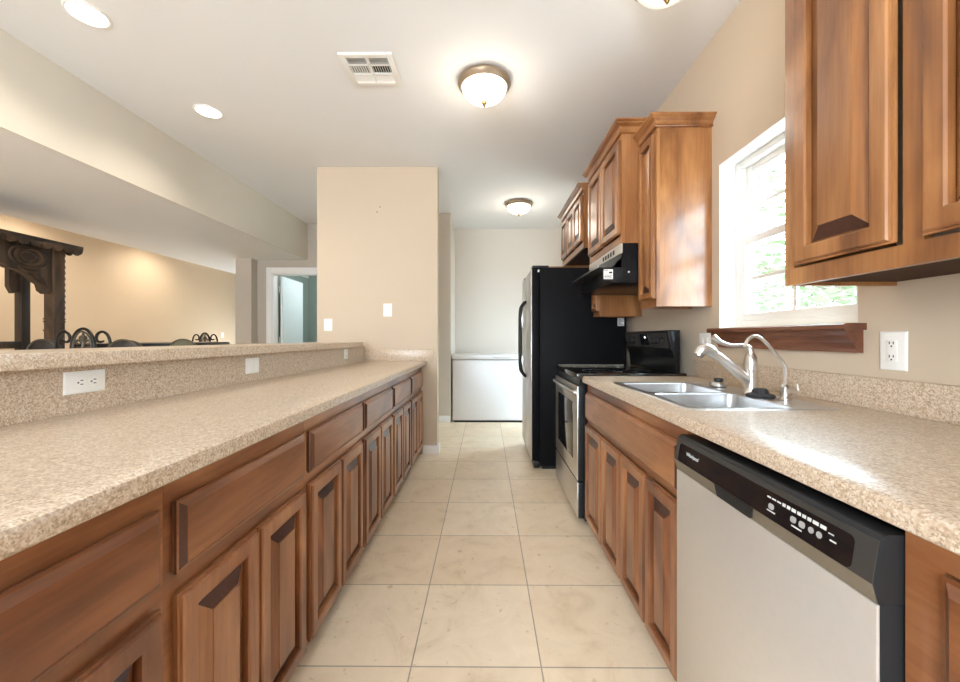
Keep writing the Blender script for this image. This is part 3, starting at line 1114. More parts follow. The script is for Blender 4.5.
# handle pocket
bm = BM()
prism(bm, [(0.842, zc0 + 0.030), (0.985, zc0 + 0.030), (0.974, zc0 + 0.004), (0.855, zc0 + 0.004)], 'X', DX - 0.0075, DX + 0.003)
part('handle_pocket', bm, 'black_plastic', cp)
# printed marks and buttons
bm = BM()
def mark(ya, yb, za, zb):
    slope_plate(bm, ya, yb, za, zb, 0.0020, 0, 0.0007)
zt_ = zc0 + 0.071
yy = 0.808
for wd in (0.010, 0.010, 0.010, 0.008, 0.008, 0.010, 0.008, 0.008, 0.008, 0.012, 0.012):
    hh = 0.003 if yy > 0.775 else 0.006
    mark(yy - wd, yy, zt_ - hh / 2, zt_ + hh / 2)
    yy -= wd + 0.0035
mark(0.782, 0.804, zc0 + 0.0445, zc0 + 0.047)
mark(0.716, 0.740, zc0 + 0.0425, zc0 + 0.045)
mark(0.654, 0.664, zc0 + 0.066, zc0 + 0.068)
mark(0.648, 0.660, zc0 + 0.056, zc0 + 0.0585)
part('printed_marks', bm, 'grey_print', cp)
for ya, yb, rr in ((0.787, 0.801, 0.004), (0.731, 0.744, 0.004), (0.711, 0.724, 0.004), (0.692, 0.703, 0.0054), (0.675, 0.686, 0.0054)):
    bm = BM(); slope_plate(bm, ya, yb, zc0 + 0.0495, zc0 + 0.0605, 0.0024, rr, 0.001)
    part('button', bm, 'button_grey', cp)


def text_mesh(name, txt, size, parent, mat, M, shear=0.0):
    cu = bpy.data.curves.new(name, 'FONT')
    cu.body = txt
    cu.size = size
    cu.shear = shear
    cu.extrude = 0.0003
    cu.align_x = 'CENTER'
    cu.align_y = 'CENTER'
    tmp = bpy.data.objects.new(name + '_tmp', cu)
    COL.objects.link(tmp)
    bpy.context.view_layer.update()
    dg = bpy.context.evaluated_depsgraph_get()
    me = bpy.data.meshes.new_from_object(tmp.evaluated_get(dg))
    bpy.data.objects.remove(tmp)
    bpy.data.curves.remove(cu)
    me.transform(M)
    bm = BM()
    bm.from_mesh(me)
    bpy.data.meshes.remove(me)
    return part(name, bm, mat, parent)


zl = zc0 + 0.062
M = Matrix.Translation((cx_at(zl, 0.0022), 1.098, zl)) @ Matrix(((0, 0, -1, 0), (-1, 0, 0, 0), (0, 1, 0, 0), (0, 0, 0, 1)))
text_mesh('brand_lettering', 'Whirlpool', 0.015, cp, 'grey_print', M, 0.25)

# ------------------------------------------------------------------ stove
gy0, gy1 = 2.415, 3.175
gX = 0.567
st = thing('electric_range', 'black and stainless electric range with glass top beside the sink cabinet', 'stove', (0.9, (gy0 + gy1) / 2, 0))
bm = BM(); box(bm, gX + 0.045, 1.235, gy0 + 0.003, gy1 - 0.003, 0.03, 0.905)
part('body', bm, 'black_enamel', st)
for yy in (gy0 + 0.05, gy1 - 0.05):
    for xx in (0.68, 1.15):
        bm = BM(); lathe(bm, [(0.018, 0.0), (0.018, 0.03)], (xx, yy, 0), 12)
        part('foot', bm, 'black_plastic', st)
bm = BM(); box(bm, gX - 0.005, 1.235, gy0, gy1, 0.906, 0.940, 0.007)
ck = part('cooktop', bm, 'black_glass', st)
bm = BM(); box(bm, gX + 0.02, 1.11, gy1 - 0.014, gy1 - 0.004, 0.9395, 0.9435)
part('edge_trim', bm, 'bezel_grey', ck)
for (xx, yy, rr) in ((0.75, gy0 + 0.20, 0.105), (0.75, gy1 - 0.2, 0.085), (1.0, gy0 + 0.2, 0.085), (1.0, gy1 - 0.2, 0.105)):
    bm = BM(); lathe(bm, [(rr, 0.9402), (rr, 0.9405), (rr - 0.004, 0.9405), (rr - 0.004, 0.9402)], (xx, yy, 0), 40, cap=False)
    part('burner_ring', bm, 'charcoal_trim', ck)
# oven door
bm = BM(); box(bm, gX, gX + 0.044, gy0 + 0.004, gy1 - 0.004, 0.275, 0.862, 0.006)
od = part('oven_door', bm, 'black_plastic', st)
bm = BM(); box(bm, gX - 0.002, gX + 0.006, gy0 + 0.006, gy1 - 0.006, 0.278, 0.859, 0.003)
part('door_skin', bm, 'steel_bright', od)
bm = BM(); box(bm, gX - 0.0045, gX + 0.01, gy0 + 0.13, gy1 - 0.13, 0.38, 0.745, 0.002)
part('oven_window', bm, 'black_glass', od)
bm = BM()
hy0, hy1, hz = gy0 + 0.03, gy1 - 0.03, 0.815
tube(bm, [(gX + 0.003, hy0, hz), (gX - 0.018, hy0 + 0.012, hz + 0.006), (gX - 0.027, hy0 + 0.11, hz + 0.010), (gX - 0.031, (hy0 + hy1) / 2, hz + 0.012), (gX - 0.027, hy1 - 0.11, hz + 0.010), (gX - 0.018, hy1 - 0.012, hz + 0.006), (gX + 0.003, hy1, hz)], 0.0125, 12)
part('oven_handle', bm, 'steel_bright', od)
bm = BM(); box(bm, gX + 0.012, gX + 0.044, gy0 + 0.004, gy1 - 0.004, 0.865, 0.904)
part('vent_trim', bm, 'black_enamel', st)
bm = BM(); box(bm, gX + 0.002, gX + 0.044, gy0 + 0.004, gy1 - 0.004, 0.045, 0.268, 0.006)
sd = part('storage_drawer', bm, 'black_plastic', st)
bm = BM(); box(bm, gX - 0.001, gX + 0.007, gy0 + 0.006, gy1 - 0.006, 0.048, 0.265, 0.003)
part('drawer_skin', bm, 'steel_bright', sd)
# back guard
bm = BM()
prism(bm, [(1.192, 0.941), (1.192, 1.206), (1.140, 1.206), (1.118, 1.196), (1.138, 1.085), (1.165, 1.03), (1.165, 0.941)], 'Y', gy0, gy1, 0.004)
bg = part('back_guard', bm, 'black_enamel', st)
gs = (1.138 - 1.118) / (1.196 - 1.085)


def gx_at(z, out):
    return 1.118 + (1.196 - z) * gs - out


def guard_plate(name, ya, yb, za, zb, out, mat, r=0, thick=0.003):
    bm = BM()
    pts = rrect(ya, yb, za, zb, r, 4) if r else [(ya, za), (yb, za), (yb, zb), (ya, zb)]
    A = [bm.verts.new((gx_at(z, out), y, z)) for y, z in pts]
    B = [bm.verts.new((gx_at(z, out) + thick, y, z)) for y, z in pts]
    bm.faces.new(A); bm.faces.new(B[::-1])
    n = len(pts)
    for k in range(n):
        bm.faces.new((A[k], A[(k + 1) % n], B[(k + 1) % n], B[k]))
    return part(name, bm, mat, bg)


guard_plate('control_panel', gy0 + 0.03, gy1 - 0.03, 1.092, 1.190, 0.0012, 'charcoal_trim', 0.006)
guard_plate('clock_display', gy0 + 0.31, gy0 + 0.45, 1.108, 1.182, 0.0022, 'black_glass', 0.004)
guard_plate('clock_light', gy0 + 0.352, gy0 + 0.372, 1.154, 1.168, 0.0026, 'clock_dot', 0.002, 0.001)
for yy in (gy0 + 0.10, gy0 + 0.165, gy0 + 0.23, gy1 - 0.20, gy1 - 0.11):
    bm = BM()
    xk = gx_at(1.14, 0)
    lathe(bm, [(0.024, xk - 0.001), (0.022, xk - 0.012), (0.020, xk - 0.022), (0.014, xk - 0.024)], (0, yy, 1.14), 20, 'X')
    box(bm, xk - 0.030, xk - 0.02, yy - 0.004, yy + 0.004, 1.122, 1.158, 0.001)
    part('knob', bm, 'black_plastic', bg)

# ------------------------------------------------------------------ range hood
hy0, hy1 = 2.474, 3.223
hd = thing('range_hood', 'black range hood with slanted visor under the two-door cabinet', 'range hood', (1.0, (hy0 + hy1) / 2, 1.505))
bm = BM()
prism(bm, [(XW - 0.003, 1.505), (XW - 0.003, 1.752), (0.862, 1.752), (0.862, 1.67), (0.79, 1.60), (0.79, 1.505)], 'Y', hy0, hy1, 0.002)
part('hood_body', bm, 'black_enamel', hd)
bm = BM()
prism(bm, [(0.8545, 1.600), (0.718, 1.600), (0.712, 1.604), (0.712, 1.612), (0.8545, 1.690)], 'Y', hy0, hy1, 0.0015)
part('visor', bm, 'charcoal_trim', hd)
bm = BM(); box(bm, 0.708, 0.7125, hy0 + 0.001, hy1 - 0.001, 1.602, 1.614)
part('visor_lip', bm, 'steel_bright', hd)
bm = BM(); box(bm, 0.849, 0.8615, hy0 + 0.001, hy1 - 0.001, 1.692, 1.7515)
ht = part('front_panel', bm, 'steel_flat', hd)
for k in range(5):
    a = hy0 + 0.12 + k * 0.055
    bm = BM(); box(bm, 0.8478, 0.850, a, a + 0.035, 1.706, 1.735)
    part('louver_slot', bm, 'plate_slot', ht)
bm = BM(); box(bm, 0.738, 0.80, hy0 + 0.0002, hy0 + 0.006, 1.515, 1.590)
part('skirt', bm, 'black_enamel', hd)
bm = BM(); box(bm, 0.742, 0.800, hy0 - 0.0010, hy0 + 0.0002, 1.527, 1.588)
lb = part('label_sticker', bm, 'plate_white', hd)
bm = BM()
for z, a, b in ((1.580, 0.746, 0.770), (1.552, 0.746, 0.796), (1.543, 0.746, 0.79), (1.534, 0.746, 0.796)):
    box(bm, a, b, hy0 - 0.0014, hy0 - 0.0010, z - 0.002, z + 0.002)
box(bm, 0.774, 0.796, hy0 - 0.0014, hy0 - 0.0010, 1.562, 1.574)
part('print', bm, 'plate_slot', lb)
bm = BM(); lathe(bm, [(0.007, hy0 + 0.001), (0.006, hy0 - 0.004)], (0.90, 0, 1.572), 12, 'Y')
part('rivet', bm, 'grey_print', hd)

# ------------------------------------------------------------------ refrigerator
ry0, ry1 = 3.455, 4.315
rf = thing('refrigerator', 'black side-by-side refrigerator with steel doors beyond the stove', 'refrigerator', (0.8, (ry0 + ry1) / 2, 0))
bm = BM(); box(bm, 0.478, 1.235, ry0, ry1, 0.03, 1.775, 0.006)
part('cabinet', bm, 'black_textured', rf)
bm = BM(); box(bm, 0.50, 1.20, ry0 + 0.02, ry1 - 0.02, 0.0, 0.03)
part('base', bm, 'black_plastic', rf)
bm = BM(); box(bm, 0.425, 0.477, ry0 + 0.008, ry1 - 0.008, 0.012, 0.07, 0.004)
part('toe_grille', bm, 'black_plastic', rf)
rm = ry0 + 0.47
for a, b, hyy in ((ry0 + 0.002, rm - 0.003, rm - 0.045), (rm + 0.003, ry1 - 0.002, rm + 0.045)):
    bm = BM(); box(bm, 0.408, 0.473, a, b, 0.075, 1.765, 0.008)
    dr = part('door', bm, 'black_textured', rf)
    bm = BM(); box(bm, 0.402, 0.410, a + 0.004, b - 0.004, 0.079, 1.761, 0.003)
    part('door_skin', bm, 'fridge_steel', dr)
    bm = BM()
    tube(bm, [(0.402, hyy, 0.775), (0.375, hyy, 0.80), (0.350, hyy, 0.87), (0.346, hyy, 1.15), (0.350, hyy, 1.42), (0.375, hyy, 1.49), (0.402, hyy, 1.515)], 0.016, 10)
    part('handle', bm, 'black_plastic', dr)
    for za, zb in ((0.84, 0.98), (1.26, 1.42)):
        bm = BM(); box(bm, 0.358, 0.372, hyy - 0.008, hyy + 0.008, za, zb, 0.003)
        part('handle_insert', bm, 'steel_bright', dr)
bm = BM(); box(bm, 0.415, 0.56, ry0 + 0.02, ry0 + 0.11, 1.7755, 1.797, 0.005)
part('hinge_cover', bm, 'black_plastic', rf)
bm = BM(); box(bm, 0.415, 0.56, ry1 - 0.11, ry1 - 0.02, 1.7755, 1.797, 0.005)
part('hinge_cover', bm, 'black_plastic', rf)
bm = BM(); box(bm, 0.458, 0.474, ry0 - 0.002, ry0 + 0.004, 1.735, 1.757)
part('hinge_pin', bm, 'grey_print', rf)
bm = BM(); box(bm, 1.158, 1.215, ry0 - 0.0012, ry0 + 0.001, 1.262, 1.332)
lb = part('label_sticker', bm, 'grey_print', rf)
bm = BM()
for k in range(6):
    box(bm, 1.164, 1.209 - 0.012 * (k % 3), ry0 - 0.0016, ry0 - 0.0012, 1.270 + k * 0.010, 1.274 + k * 0.010)
part('print', bm, 'plate_slot', lb)

# ------------------------------------------------------------------ chest freezer
fz = thing('chest_freezer', 'white chest freezer against the back wall of the nook', 'freezer', (0.05, 5.72, 0))
fx0, fx1, fy0_, fy1_ = -0.450, 0.62, 5.36, 5.98
bm = BM(); box(bm, fx0, fx1, fy0_, fy1_, 0.028, 0.850, 0.012)
part('cabinet', bm, 'freezer_white', fz)
bm = BM(); box(bm, fx0 + 0.02, fx1 - 0.02, fy0_ + 0.02, fy1_ - 0.02, 0, 0.028)
part('base', bm, 'black_plastic', fz)
bm = BM(); box(bm, fx0 - 0.003, fx1 + 0.003, fy0_ - 0.008, fy1_ + 0.003, 0.862, 0.922, 0.014)
ld = part('lid', bm, 'freezer_white', fz)
bm = BM(); box(bm, fx0 + 0.012, fx1 - 0.012, fy0_ + 0.006, fy1_ - 0.012, 0.850, 0.862)
part('gasket', bm, 'button_grey', fz)
bm = BM(); box(bm, 0.10, 0.36, fy0_ - 0.012, fy0_ - 0.007, 0.876, 0.892, 0.002)
part('lid_badge', bm, 'grey_print', ld)
bm = BM(); lathe(bm, [(0.007, fy0_ - 0.016), (0.008, fy0_ - 0.011)], (0.22, 0, 0.884), 12, 'Y')
part('lock', bm, 'steel_bright', ld)

# ------------------------------------------------------------------ lamps
def flush_lamp(x, y, label, on=True, group='flush mount ceiling lights'):
    r = thing('ceiling_light', label, 'ceiling light', (x, y, H), group=group)
    bm = BM()
    lathe(bm, [(0.150, H - 0.0005), (0.172, H - 0.010), (0.175, H - 0.026), (0.168, H - 0.040), (0.155, H - 0.052), (0.148, H - 0.050), (0.148, H - 0.02)], (x, y, 0), 48)
    part('base_ring', bm, 'bronze_ring', r)
    bm = BM()
    prof = [(0.147, H - 0.045)]
    for k in range(1, 9):
        a = PI / 2 * k / 8
        prof.append((max(0.004, 0.147 * math.cos(a)), H - 0.045 - 0.095 * math.sin(a)))
    lathe(bm, prof, (x, y, 0), 48)
    part('glass_bowl', bm, 'lamp_glass' if on else 'lamp_glass_off', r)
    bm = BM()
    lathe(bm, [(0.004, H - 0.139), (0.020, H - 0.142), (0.018, H - 0.148), (0.009, H - 0.153), (0.012, H - 0.160), (0.007, H - 0.170), (0.003, H - 0.176)], (x, y, 0), 20)
    part('finial', bm, 'brass', r)
    ld_ = bpy.data.lights.new('bulb_light', 'POINT')
    ld_.energy = LAMP_FLUSH * (1.0 if on else 0.4)
    ld_.color = (1.0, 0.91, 0.78)
    ld_.shadow_soft_size = 0.12
    lo = bpy.data.objects.new('bulb_light', ld_)
    COL.objects.link(lo)
    lo.parent = r
    lo.location = (0, 0, -0.32)
    return r


flush_lamp(-0.008, 2.595, 'bright flush mount ceiling light in mid-kitchen, the largest fully in view')
flush_lamp(0.42, 4.95, 'small distant flush mount ceiling light in front of the back wall')
flush_lamp(0.828, 1.797, 'ceiling light cut by the top edge of the photo, only its brass finial showing', False)


def can_light(x, y, z, label, power, group=None):
    r = thing('recessed_light', label, 'recessed light', (x, y, z), group=group)
    bm = BM()
    lathe(bm, [(0.096, z - 0.0005), (0.094, z - 0.005), (0.082, z - 0.007), (0.080, z - 0.002)], (x, y, 0), 40, cap=False)
    part('trim_ring', bm, 'white_trim', r)
    bm = BM()
    lathe(bm, [(0.080, z - 0.001), (0.079, z - 0.004), (0.02, z - 0.006)], (x, y, 0), 40)
    part('lens', bm, 'can_lens', r)
    d_ = bpy.data.lights.new('can_bulb', 'SPOT')
    d_.energy = power
    d_.color = (1.0, 0.91, 0.78)
    d_.spot_size = math.radians(150)
    d_.spot_blend = 0.8
    d_.shadow_soft_size = 0.08
    lo = bpy.data.objects.new('can_bulb', d_)
    COL.objects.link(lo)
    lo.parent = r
    lo.location = (0, 0, -0.03)


RG = 'recessed lights over the left worktop'
can_light(-2.085, 2.045, H, 'recessed can light at the upper left, nearest the camera', LAMP_CAN, RG)
can_light(-2.075, 2.93, H, 'smaller looking recessed can light, farther from the camera', LAMP_CAN, RG)
for yy, nm in ((2.6, 'near'), (4.6, 'middle'), (6.4, 'far')):
    can_light(-5.02, yy, H, nm + ' one of the recessed lights washing the golden dining wall', LAMP_DINING, 'recessed lights in the dining room')

# unseen fill light added in the bedroom behind the hall door
d_ = bpy.data.lights.new('bedroom_fill', 'POINT')
d_.energy = FILL_BEDROOM
d_.color = (0.85, 0.95, 1.0)
d_.shadow_soft_size = 0.2
o = bpy.data.objects.new('bedroom_fill', d_)
COL.objects.link(o)
o.location = (-2.2, 6.7, 2.2)

# ------------------------------------------------------------------ ceiling register
vx0, vx1, vy0, vy1 = -0.880, -0.556, 2.325, 2.618
v = thing('ceiling_vent', 'white louvered air register in the kitchen ceiling', 'vent', ((vx0 + vx1) / 2, (vy0 + vy1) / 2, H))
bm = BM(); box(bm, vx0 + 0.03, vx1 - 0.03, vy0 + 0.03, vy1 - 0.03, H - 0.002, H - 0.0004)
part('duct_opening', bm, 'vent_dark', v)
bm = BM()
b = 0.036
zt0, zt1 = H - 0.016, H - 0.0005
box(bm, vx0, vx0 + b, vy0, vy1, zt0, zt1, 0.003)
box(bm, vx1 - b, vx1, vy0, vy1, zt0, zt1, 0.003)
box(bm, vx0 + b, vx1 - b, vy0, vy0 + b, zt0, zt1, 0.003)
box(bm, vx0 + b, vx1 - b, vy1 - b, vy1, zt0, zt1, 0.003)
vxm = (vx0 + vx1) / 2
box(bm, vxm - 0.008, vxm + 0.008, vy0 + b, vy1 - b, zt0 + 0.002, zt1)
ys = [vy0 + b, vy0 + b + 0.064, vy0 + b + 0.148, vy1 - b]
for yy in ys[1:3]:
    box(bm, vx0 + b, vx1 - b, yy - 0.005, yy + 0.005, zt0 + 0.002, zt1)
part('frame', bm, 'vent_white', v)


def slat(bm, p, q, tilt, wdt, horiz):
    """one thin tilted blade from p to q"""
    u = Vector((0, 1, 0)) if horiz else Vector((1, 0, 0))
    n = Vector((0, 0, 1))
    dirv = (u * math.cos(tilt) + n * math.sin(tilt)) * wdt / 2
    t = (u * -math.sin(tilt) + n * math.cos(tilt)) * 0.0006
    p, q = Vector(p), Vector(q)
    V = [bm.verts.new(c) for c in (p - dirv - t, p + dirv - t, p + dirv + t, p - dirv + t, q - dirv - t, q + dirv - t, q + dirv + t, q - dirv + t)]
    for f_ in ((0, 1, 2, 3), (7, 6, 5, 4), (0, 4, 5, 1), (1, 5, 6, 2), (2, 6, 7, 3), (3, 7, 4, 0)):
        bm.faces.new([V[i] for i in f_])


for half, (xa, xb) in enumerate(((vx0 + b, vxm - 0.008), (vxm + 0.008, vx1 - b))):
    for row in range(3):
        ya, yb = ys[row] + (0.005 if row else 0), ys[row + 1] - (0.005 if row < 2 else 0)
        bm = BM()
        if row == 1:
            n = 8
            for k in range(n):
                x = xa + (k + 0.5) * (xb - xa) / n
                slat(bm, (x, ya, H - 0.009), (x, yb, H - 0.009), math.radians(125 if half else 55), 0.010, False)
        else:
            n = 5 if row == 0 else 6
            for k in range(n):
                y = ya + (k + 0.5) * (yb - ya) / n
                slat(bm, (xa, y, H - 0.009), (xb, y, H - 0.009), math.radians(50 if row == 0 else 150), 0.012, True)
        part('louver_bank', bm, 'vent_white', v)


# ------------------------------------------------------------------ plates (local: plate in YZ, facing +X)
def outlet(label, loc, rz, wy=0.072, hz=0.116, kind='duplex', turn=False, cat='outlet', name='wall_outlet', group=None):
    r = thing(name, label, cat, loc, rz, group, local=True)
    bm = BM()
    loops(bm, -wy / 2, wy / 2, -hz / 2, hz / 2, 0.0005, 1, [(0, 0), (0, 0.002), (0.004, 0.006), (0.0055, 0.0065)])
    part('cover_plate', bm, 'plate_white', r)

    def P(a, b):
        return (b, a) if turn else (a, b)
    if kind in ('duplex', 'gfci'):
        if kind == 'gfci':
            bm = BM(); box(bm, 0.006, 0.0085, -0.017, 0.017, -0.034, 0.034, 0.001)
            part('receptacle', bm, 'vinyl_white', r)
            offs = (-0.021, 0.021)
        else:
            offs = (-0.02, 0.02)
            for k in offs:
                c = P(0, k)
                bm = BM(); lathe(bm, [(0.0165, 0.006), (0.016, 0.0085)], (0, c[0], c[1]), 24, 'X')
                part('receptacle', bm, 'vinyl_white', r)
        bm = BM()
        for k in offs:
            for a, bz, sa, sb in ((-0.006, 0.004, 0.0014, 0.0042), (0.006, 0.004, 0.0014, 0.0042), (0, -0.0065, 0.0024, 0.0024)):
                c = P(a, k + bz)
                s = P(sa, sb)
                box(bm, 0.0084, 0.0091, c[0] - s[0], c[0] + s[0], c[1] - s[1], c[1] + s[1])
        part('slots', bm, 'plate_slot', r)
    if kind == 'toggle':
        bm = BM(); prism(bm, [(0.006, -0.010), (0.006, 0.010), (0.020, 0.012), (0.020, 0.004)], 'Y', -0.0045, 0.0045)
        part('toggle', bm, 'vinyl_white', r)
    if kind == 'rocker':
        for k in (-0.023, 0.023):
            bm = BM(); box(bm, 0.006, 0.0095, k - 0.0165, k + 0.0165, -0.033, 0.033, 0.0015)
            part('rocker', bm, 'vinyl_white', r)
    return r


rzb = -math.atan(0.02586)
outlet('wide white outlet plate set sideways on the bar splash, nearest the camera', (xbar(1.235), 1.235, 1.020), rzb, 0.126, 0.070, 'duplex', True)
outlet('white double switch plate on the bar splash, middle of three', (xbar(2.09), 2.09, 1.010), rzb, 0.112, 0.082, 'rocker', cat='light switch', name='switch_plate')
outlet('small white outlet on the bar splash closest to the tan wall end', (xbar(3.40), 3.40, 1.018), rzb, 0.075, 0.086, 'duplex')
outlet('white outlet with two sockets on the right wall beside the window sill', (XW, 1.245, 1.118), PI, 0.083, 0.122, 'gfci')
outlet('white switch plate on the wall left of the window sill, behind the faucet', (XW, 2.305, 1.128), PI, 0.115, 0.118, 'rocker', cat='light switch', name='switch_plate')
outlet('upper white toggle switch plate on the tan wall end', (-0.972, YP, 1.432), -PI / 2, 0.085, 0.128, 'toggle', cat='light switch', name='switch_plate')
outlet('lower white toggle switch plate at the left edge of the tan wall end', (-1.565, YP, 1.285), -PI / 2, 0.085, 0.122, 'toggle', cat='light switch', name='switch_plate')
outlet('pale switch plate low at the far end of the golden dining wall', (-5.60, 8.33, 1.215), 0, 0.08, 0.12, 'toggle', cat='light switch', name='switch_plate')
for dx, dz, lab in ((0.0, 0.0, 'tiny nail in the tan wall end, lower left of a pair'), (0.028, 0.05, 'tiny nail in the tan wall end, upper right of a pair')):
    bm = BM()
    X_, Z_ = -1.075 + dx, 2.405 + dz
    lathe(bm, [(0.0025, YP - 0.0005), (0.0025, YP - 0.008), (0.006, YP - 0.009), (0.006, YP - 0.011)], (X_, 0, Z_), 10, 'Y')
    solo('wall_nail', bm, 'vent_dark', lab, 'nail', (X_, YP, Z_))

# ------------------------------------------------------------------ dining room: carved canopy
cn = thing('carved_canopy', 'dark carved wooden canopy frame with scalloped roof by the golden wall', 'wooden canopy', (-4.15, 2.8, 0))
cxf, cxb = -4.0, -4.30
cy0, cy1 = 1.95, 3.62


def carved_post(x, y, w_, ztop):
    bm = BM()
    box(bm, x - w_ / 2, x + w_ / 2, y - w_ / 2, y + w_ / 2, 0, ztop, 0.008)
    # carved collars and a leaf strip
    for z in (1.22, 1.30, 1.325):
        box(bm, x - w_ / 2 - 0.004, x + w_ / 2 + 0.004, y - w_ / 2 - 0.004, y + w_ / 2 + 0.004, z, z + 0.012, 0.003)
    for k in range(4):
        for s in (-1, 1):
            lathe(bm, [(0.004, x + w_ / 2 + 0.012), (0.016, x + w_ / 2)], (0, y + s * 0.022, 1.05 + k * 0.045 + (0.02 if s > 0 else 0)), 8, 'X')
    return bm


for yy in (cy0, cy1):
    post = part('post', carved_post(cxf, yy, 0.098, 1.995), 'carved_wood', cn)
    bm = BM()        # saw-toothed leaf carving on the outer edge
    sgn = 1 if yy == cy1 else -1
    pts = [(yy + sgn * 0.0525, 1.36)]
    for k in range(11):
        z = 1.38 + k * 0.055
        pts += [(yy + sgn * 0.072, z), (yy + sgn * 0.056, z + 0.035)]
    pts.append((yy + sgn * 0.0525, 1.99))
    prism(bm, pts if sgn > 0 else pts[::-1], 'X', cxf - 0.02, cxf + 0.03)
    part('leaf_carving', bm, 'carved_wood', post)
for yy in (cy0, cy1):
    bm = BM(); box(bm, cxb - 0.036, cxb + 0.036, yy - 0.036, yy + 0.036, 0, 1.995, 0.006)
    post = part('post', bm, 'carved_wood', cn)
    bm = BM()
    sgn = -1 if yy == cy1 else 1
    prism(bm, [(yy, 1.98), (yy + sgn * 0.12, 1.98), (yy + sgn * 0.12, 1.62), (yy + sgn * 0.09, 1.56), (yy + sgn * 0.05, 1.58), (yy + sgn * 0.046, 1.66)], 'X', cxb - 0.02, cxb + 0.02)
    part('bracket', bm, 'carved_wood', post)
# arched front beam
bm = BM()
ys_ = cy1 - 0.05
pts = [(ys_, 1.99), (ys_, 1.575), (ys_ - 0.035, 1.555), (ys_ - 0.07, 1.58), (ys_ - 0.085, 1.635), (ys_ - 0.13, 1.66), (ys_ - 0.17, 1.70), (ys_ - 0.24, 1.735), (ys_ - 0.32, 1.745), (ys_ - 0.36, 1.775), (ys_ - 0.50, 1.80)]
mid = (cy0 + cy1) / 2
pts += [(2 * mid - y, z) for y, z in reversed(pts)]
prism(bm, pts, 'X', cxf - 0.035, cxf + 0.03)
arch = part('arched_beam', bm, 'carved_wood', cn)
for s in (-1, 1):        # carved rosettes and ridges on the beam
    yc = mid + s * (ys_ - 0.18 - mid)
    for rad in (0.095, 0.068, 0.04):
        bm = BM()
        tube(bm, [(cxf + 0.033, yc + rad * 1.5 * math.cos(2 * PI * k / 12), 1.865 + rad * math.sin(2 * PI * k / 12)) for k in range(13)], 0.009, 8, 3, True)
        part('carved_ring', bm, 'carved_wood', arch)
    for k in range(5):
        bm = BM()
        tube(bm, [(cxf + 0.031, yc + s * (0.04 - 0.03 * k), 1.72 + 0.012 * k), (cxf + 0.036, yc + s * (0.10 - 0.03 * k), 1.68 + 0.012 * k), (cxf + 0.031, yc + s * (0.14 - 0.02 * k), 1.61 + 0.03 * k)], 0.008, 6, 4)
        part('carved_ridge', bm, 'carved_wood', arch)
bm = BM()
box(bm, cxb - 0.03, cxb + 0.03, cy0, cy1, 1.06, 1.125, 0.006)
part('lower_rail', bm, 'carved_wood', cn)
bm = BM(); box(bm, cxb - 0.03, cxb + 0.03, cy0, cy1, 1.90, 1.99, 0.006)
part('back_beam', bm, 'carved_wood', cn)
bm = BM()
box(bm, -4.48, -3.86, cy0 - 0.13, cy1 + 0.13, 1.996, 2.028, 0.004)
rf_ = part('roof', bm, 'carved_wood', cn)
bm = BM()        # hanging scallops along the eaves
n = 22
L0, L1 = cy0 - 0.125, cy1 + 0.125
for k in range(n):
    a, b_ = L0 + (L1 - L0) * k / n, L0 + (L1 - L0) * (k + 1) / n
    m_, h_ = (a + b_) / 2, (b_ - a) / 2
    pts = [(m_ - h_, 1.997)] + [(m_ - h_ * math.cos(PI * q / 6), 1.985 - 0.042 * math.sin(PI * q / 6)) for q in range(7)] + [(m_ + h_, 1.997)]
    prism(bm, pts, 'X', -3.878, -3.862)
for k in range(8):
    a, b_ = -4.47 + 0.59 * k / 8, -4.47 + 0.59 * (k + 1) / 8
    m_, h_ = (a + b_) / 2, (b_ - a) / 2
    pts = [(m_ - h_, 1.997)] + [(m_ - h_ * math.cos(PI * q / 6), 1.985 - 0.042 * math.sin(PI * q / 6)) for q in range(7)] + [(m_ + h_, 1.997)]
    prism(bm, pts, 'Y', L1 - 0.012, L1 + 0.002)
part('scalloped_edge', bm, 'carved_wood', rf_)

# ------------------------------------------------------------------ dining set
tb = thing('dining_table', 'dark pub-height dining table seen just above the bar ledge', 'table', (-3.62, 4.42, 0), math.radians(17), local=True)
bm = BM(); box(bm, -0.42, 0.42, -0.75, 0.75, 1.055, 1.103, 0.008)
part('tabletop', bm, 'black_enamel', tb)
for sx in (-0.34, 0.34):
    for sy in (-0.66, 0.66):
        bm = BM(); box(bm, sx - 0.04, sx + 0.04, sy - 0.04, sy + 0.04, 0, 1.055, 0.006)
        part('leg', bm, 'carved_wood', tb)


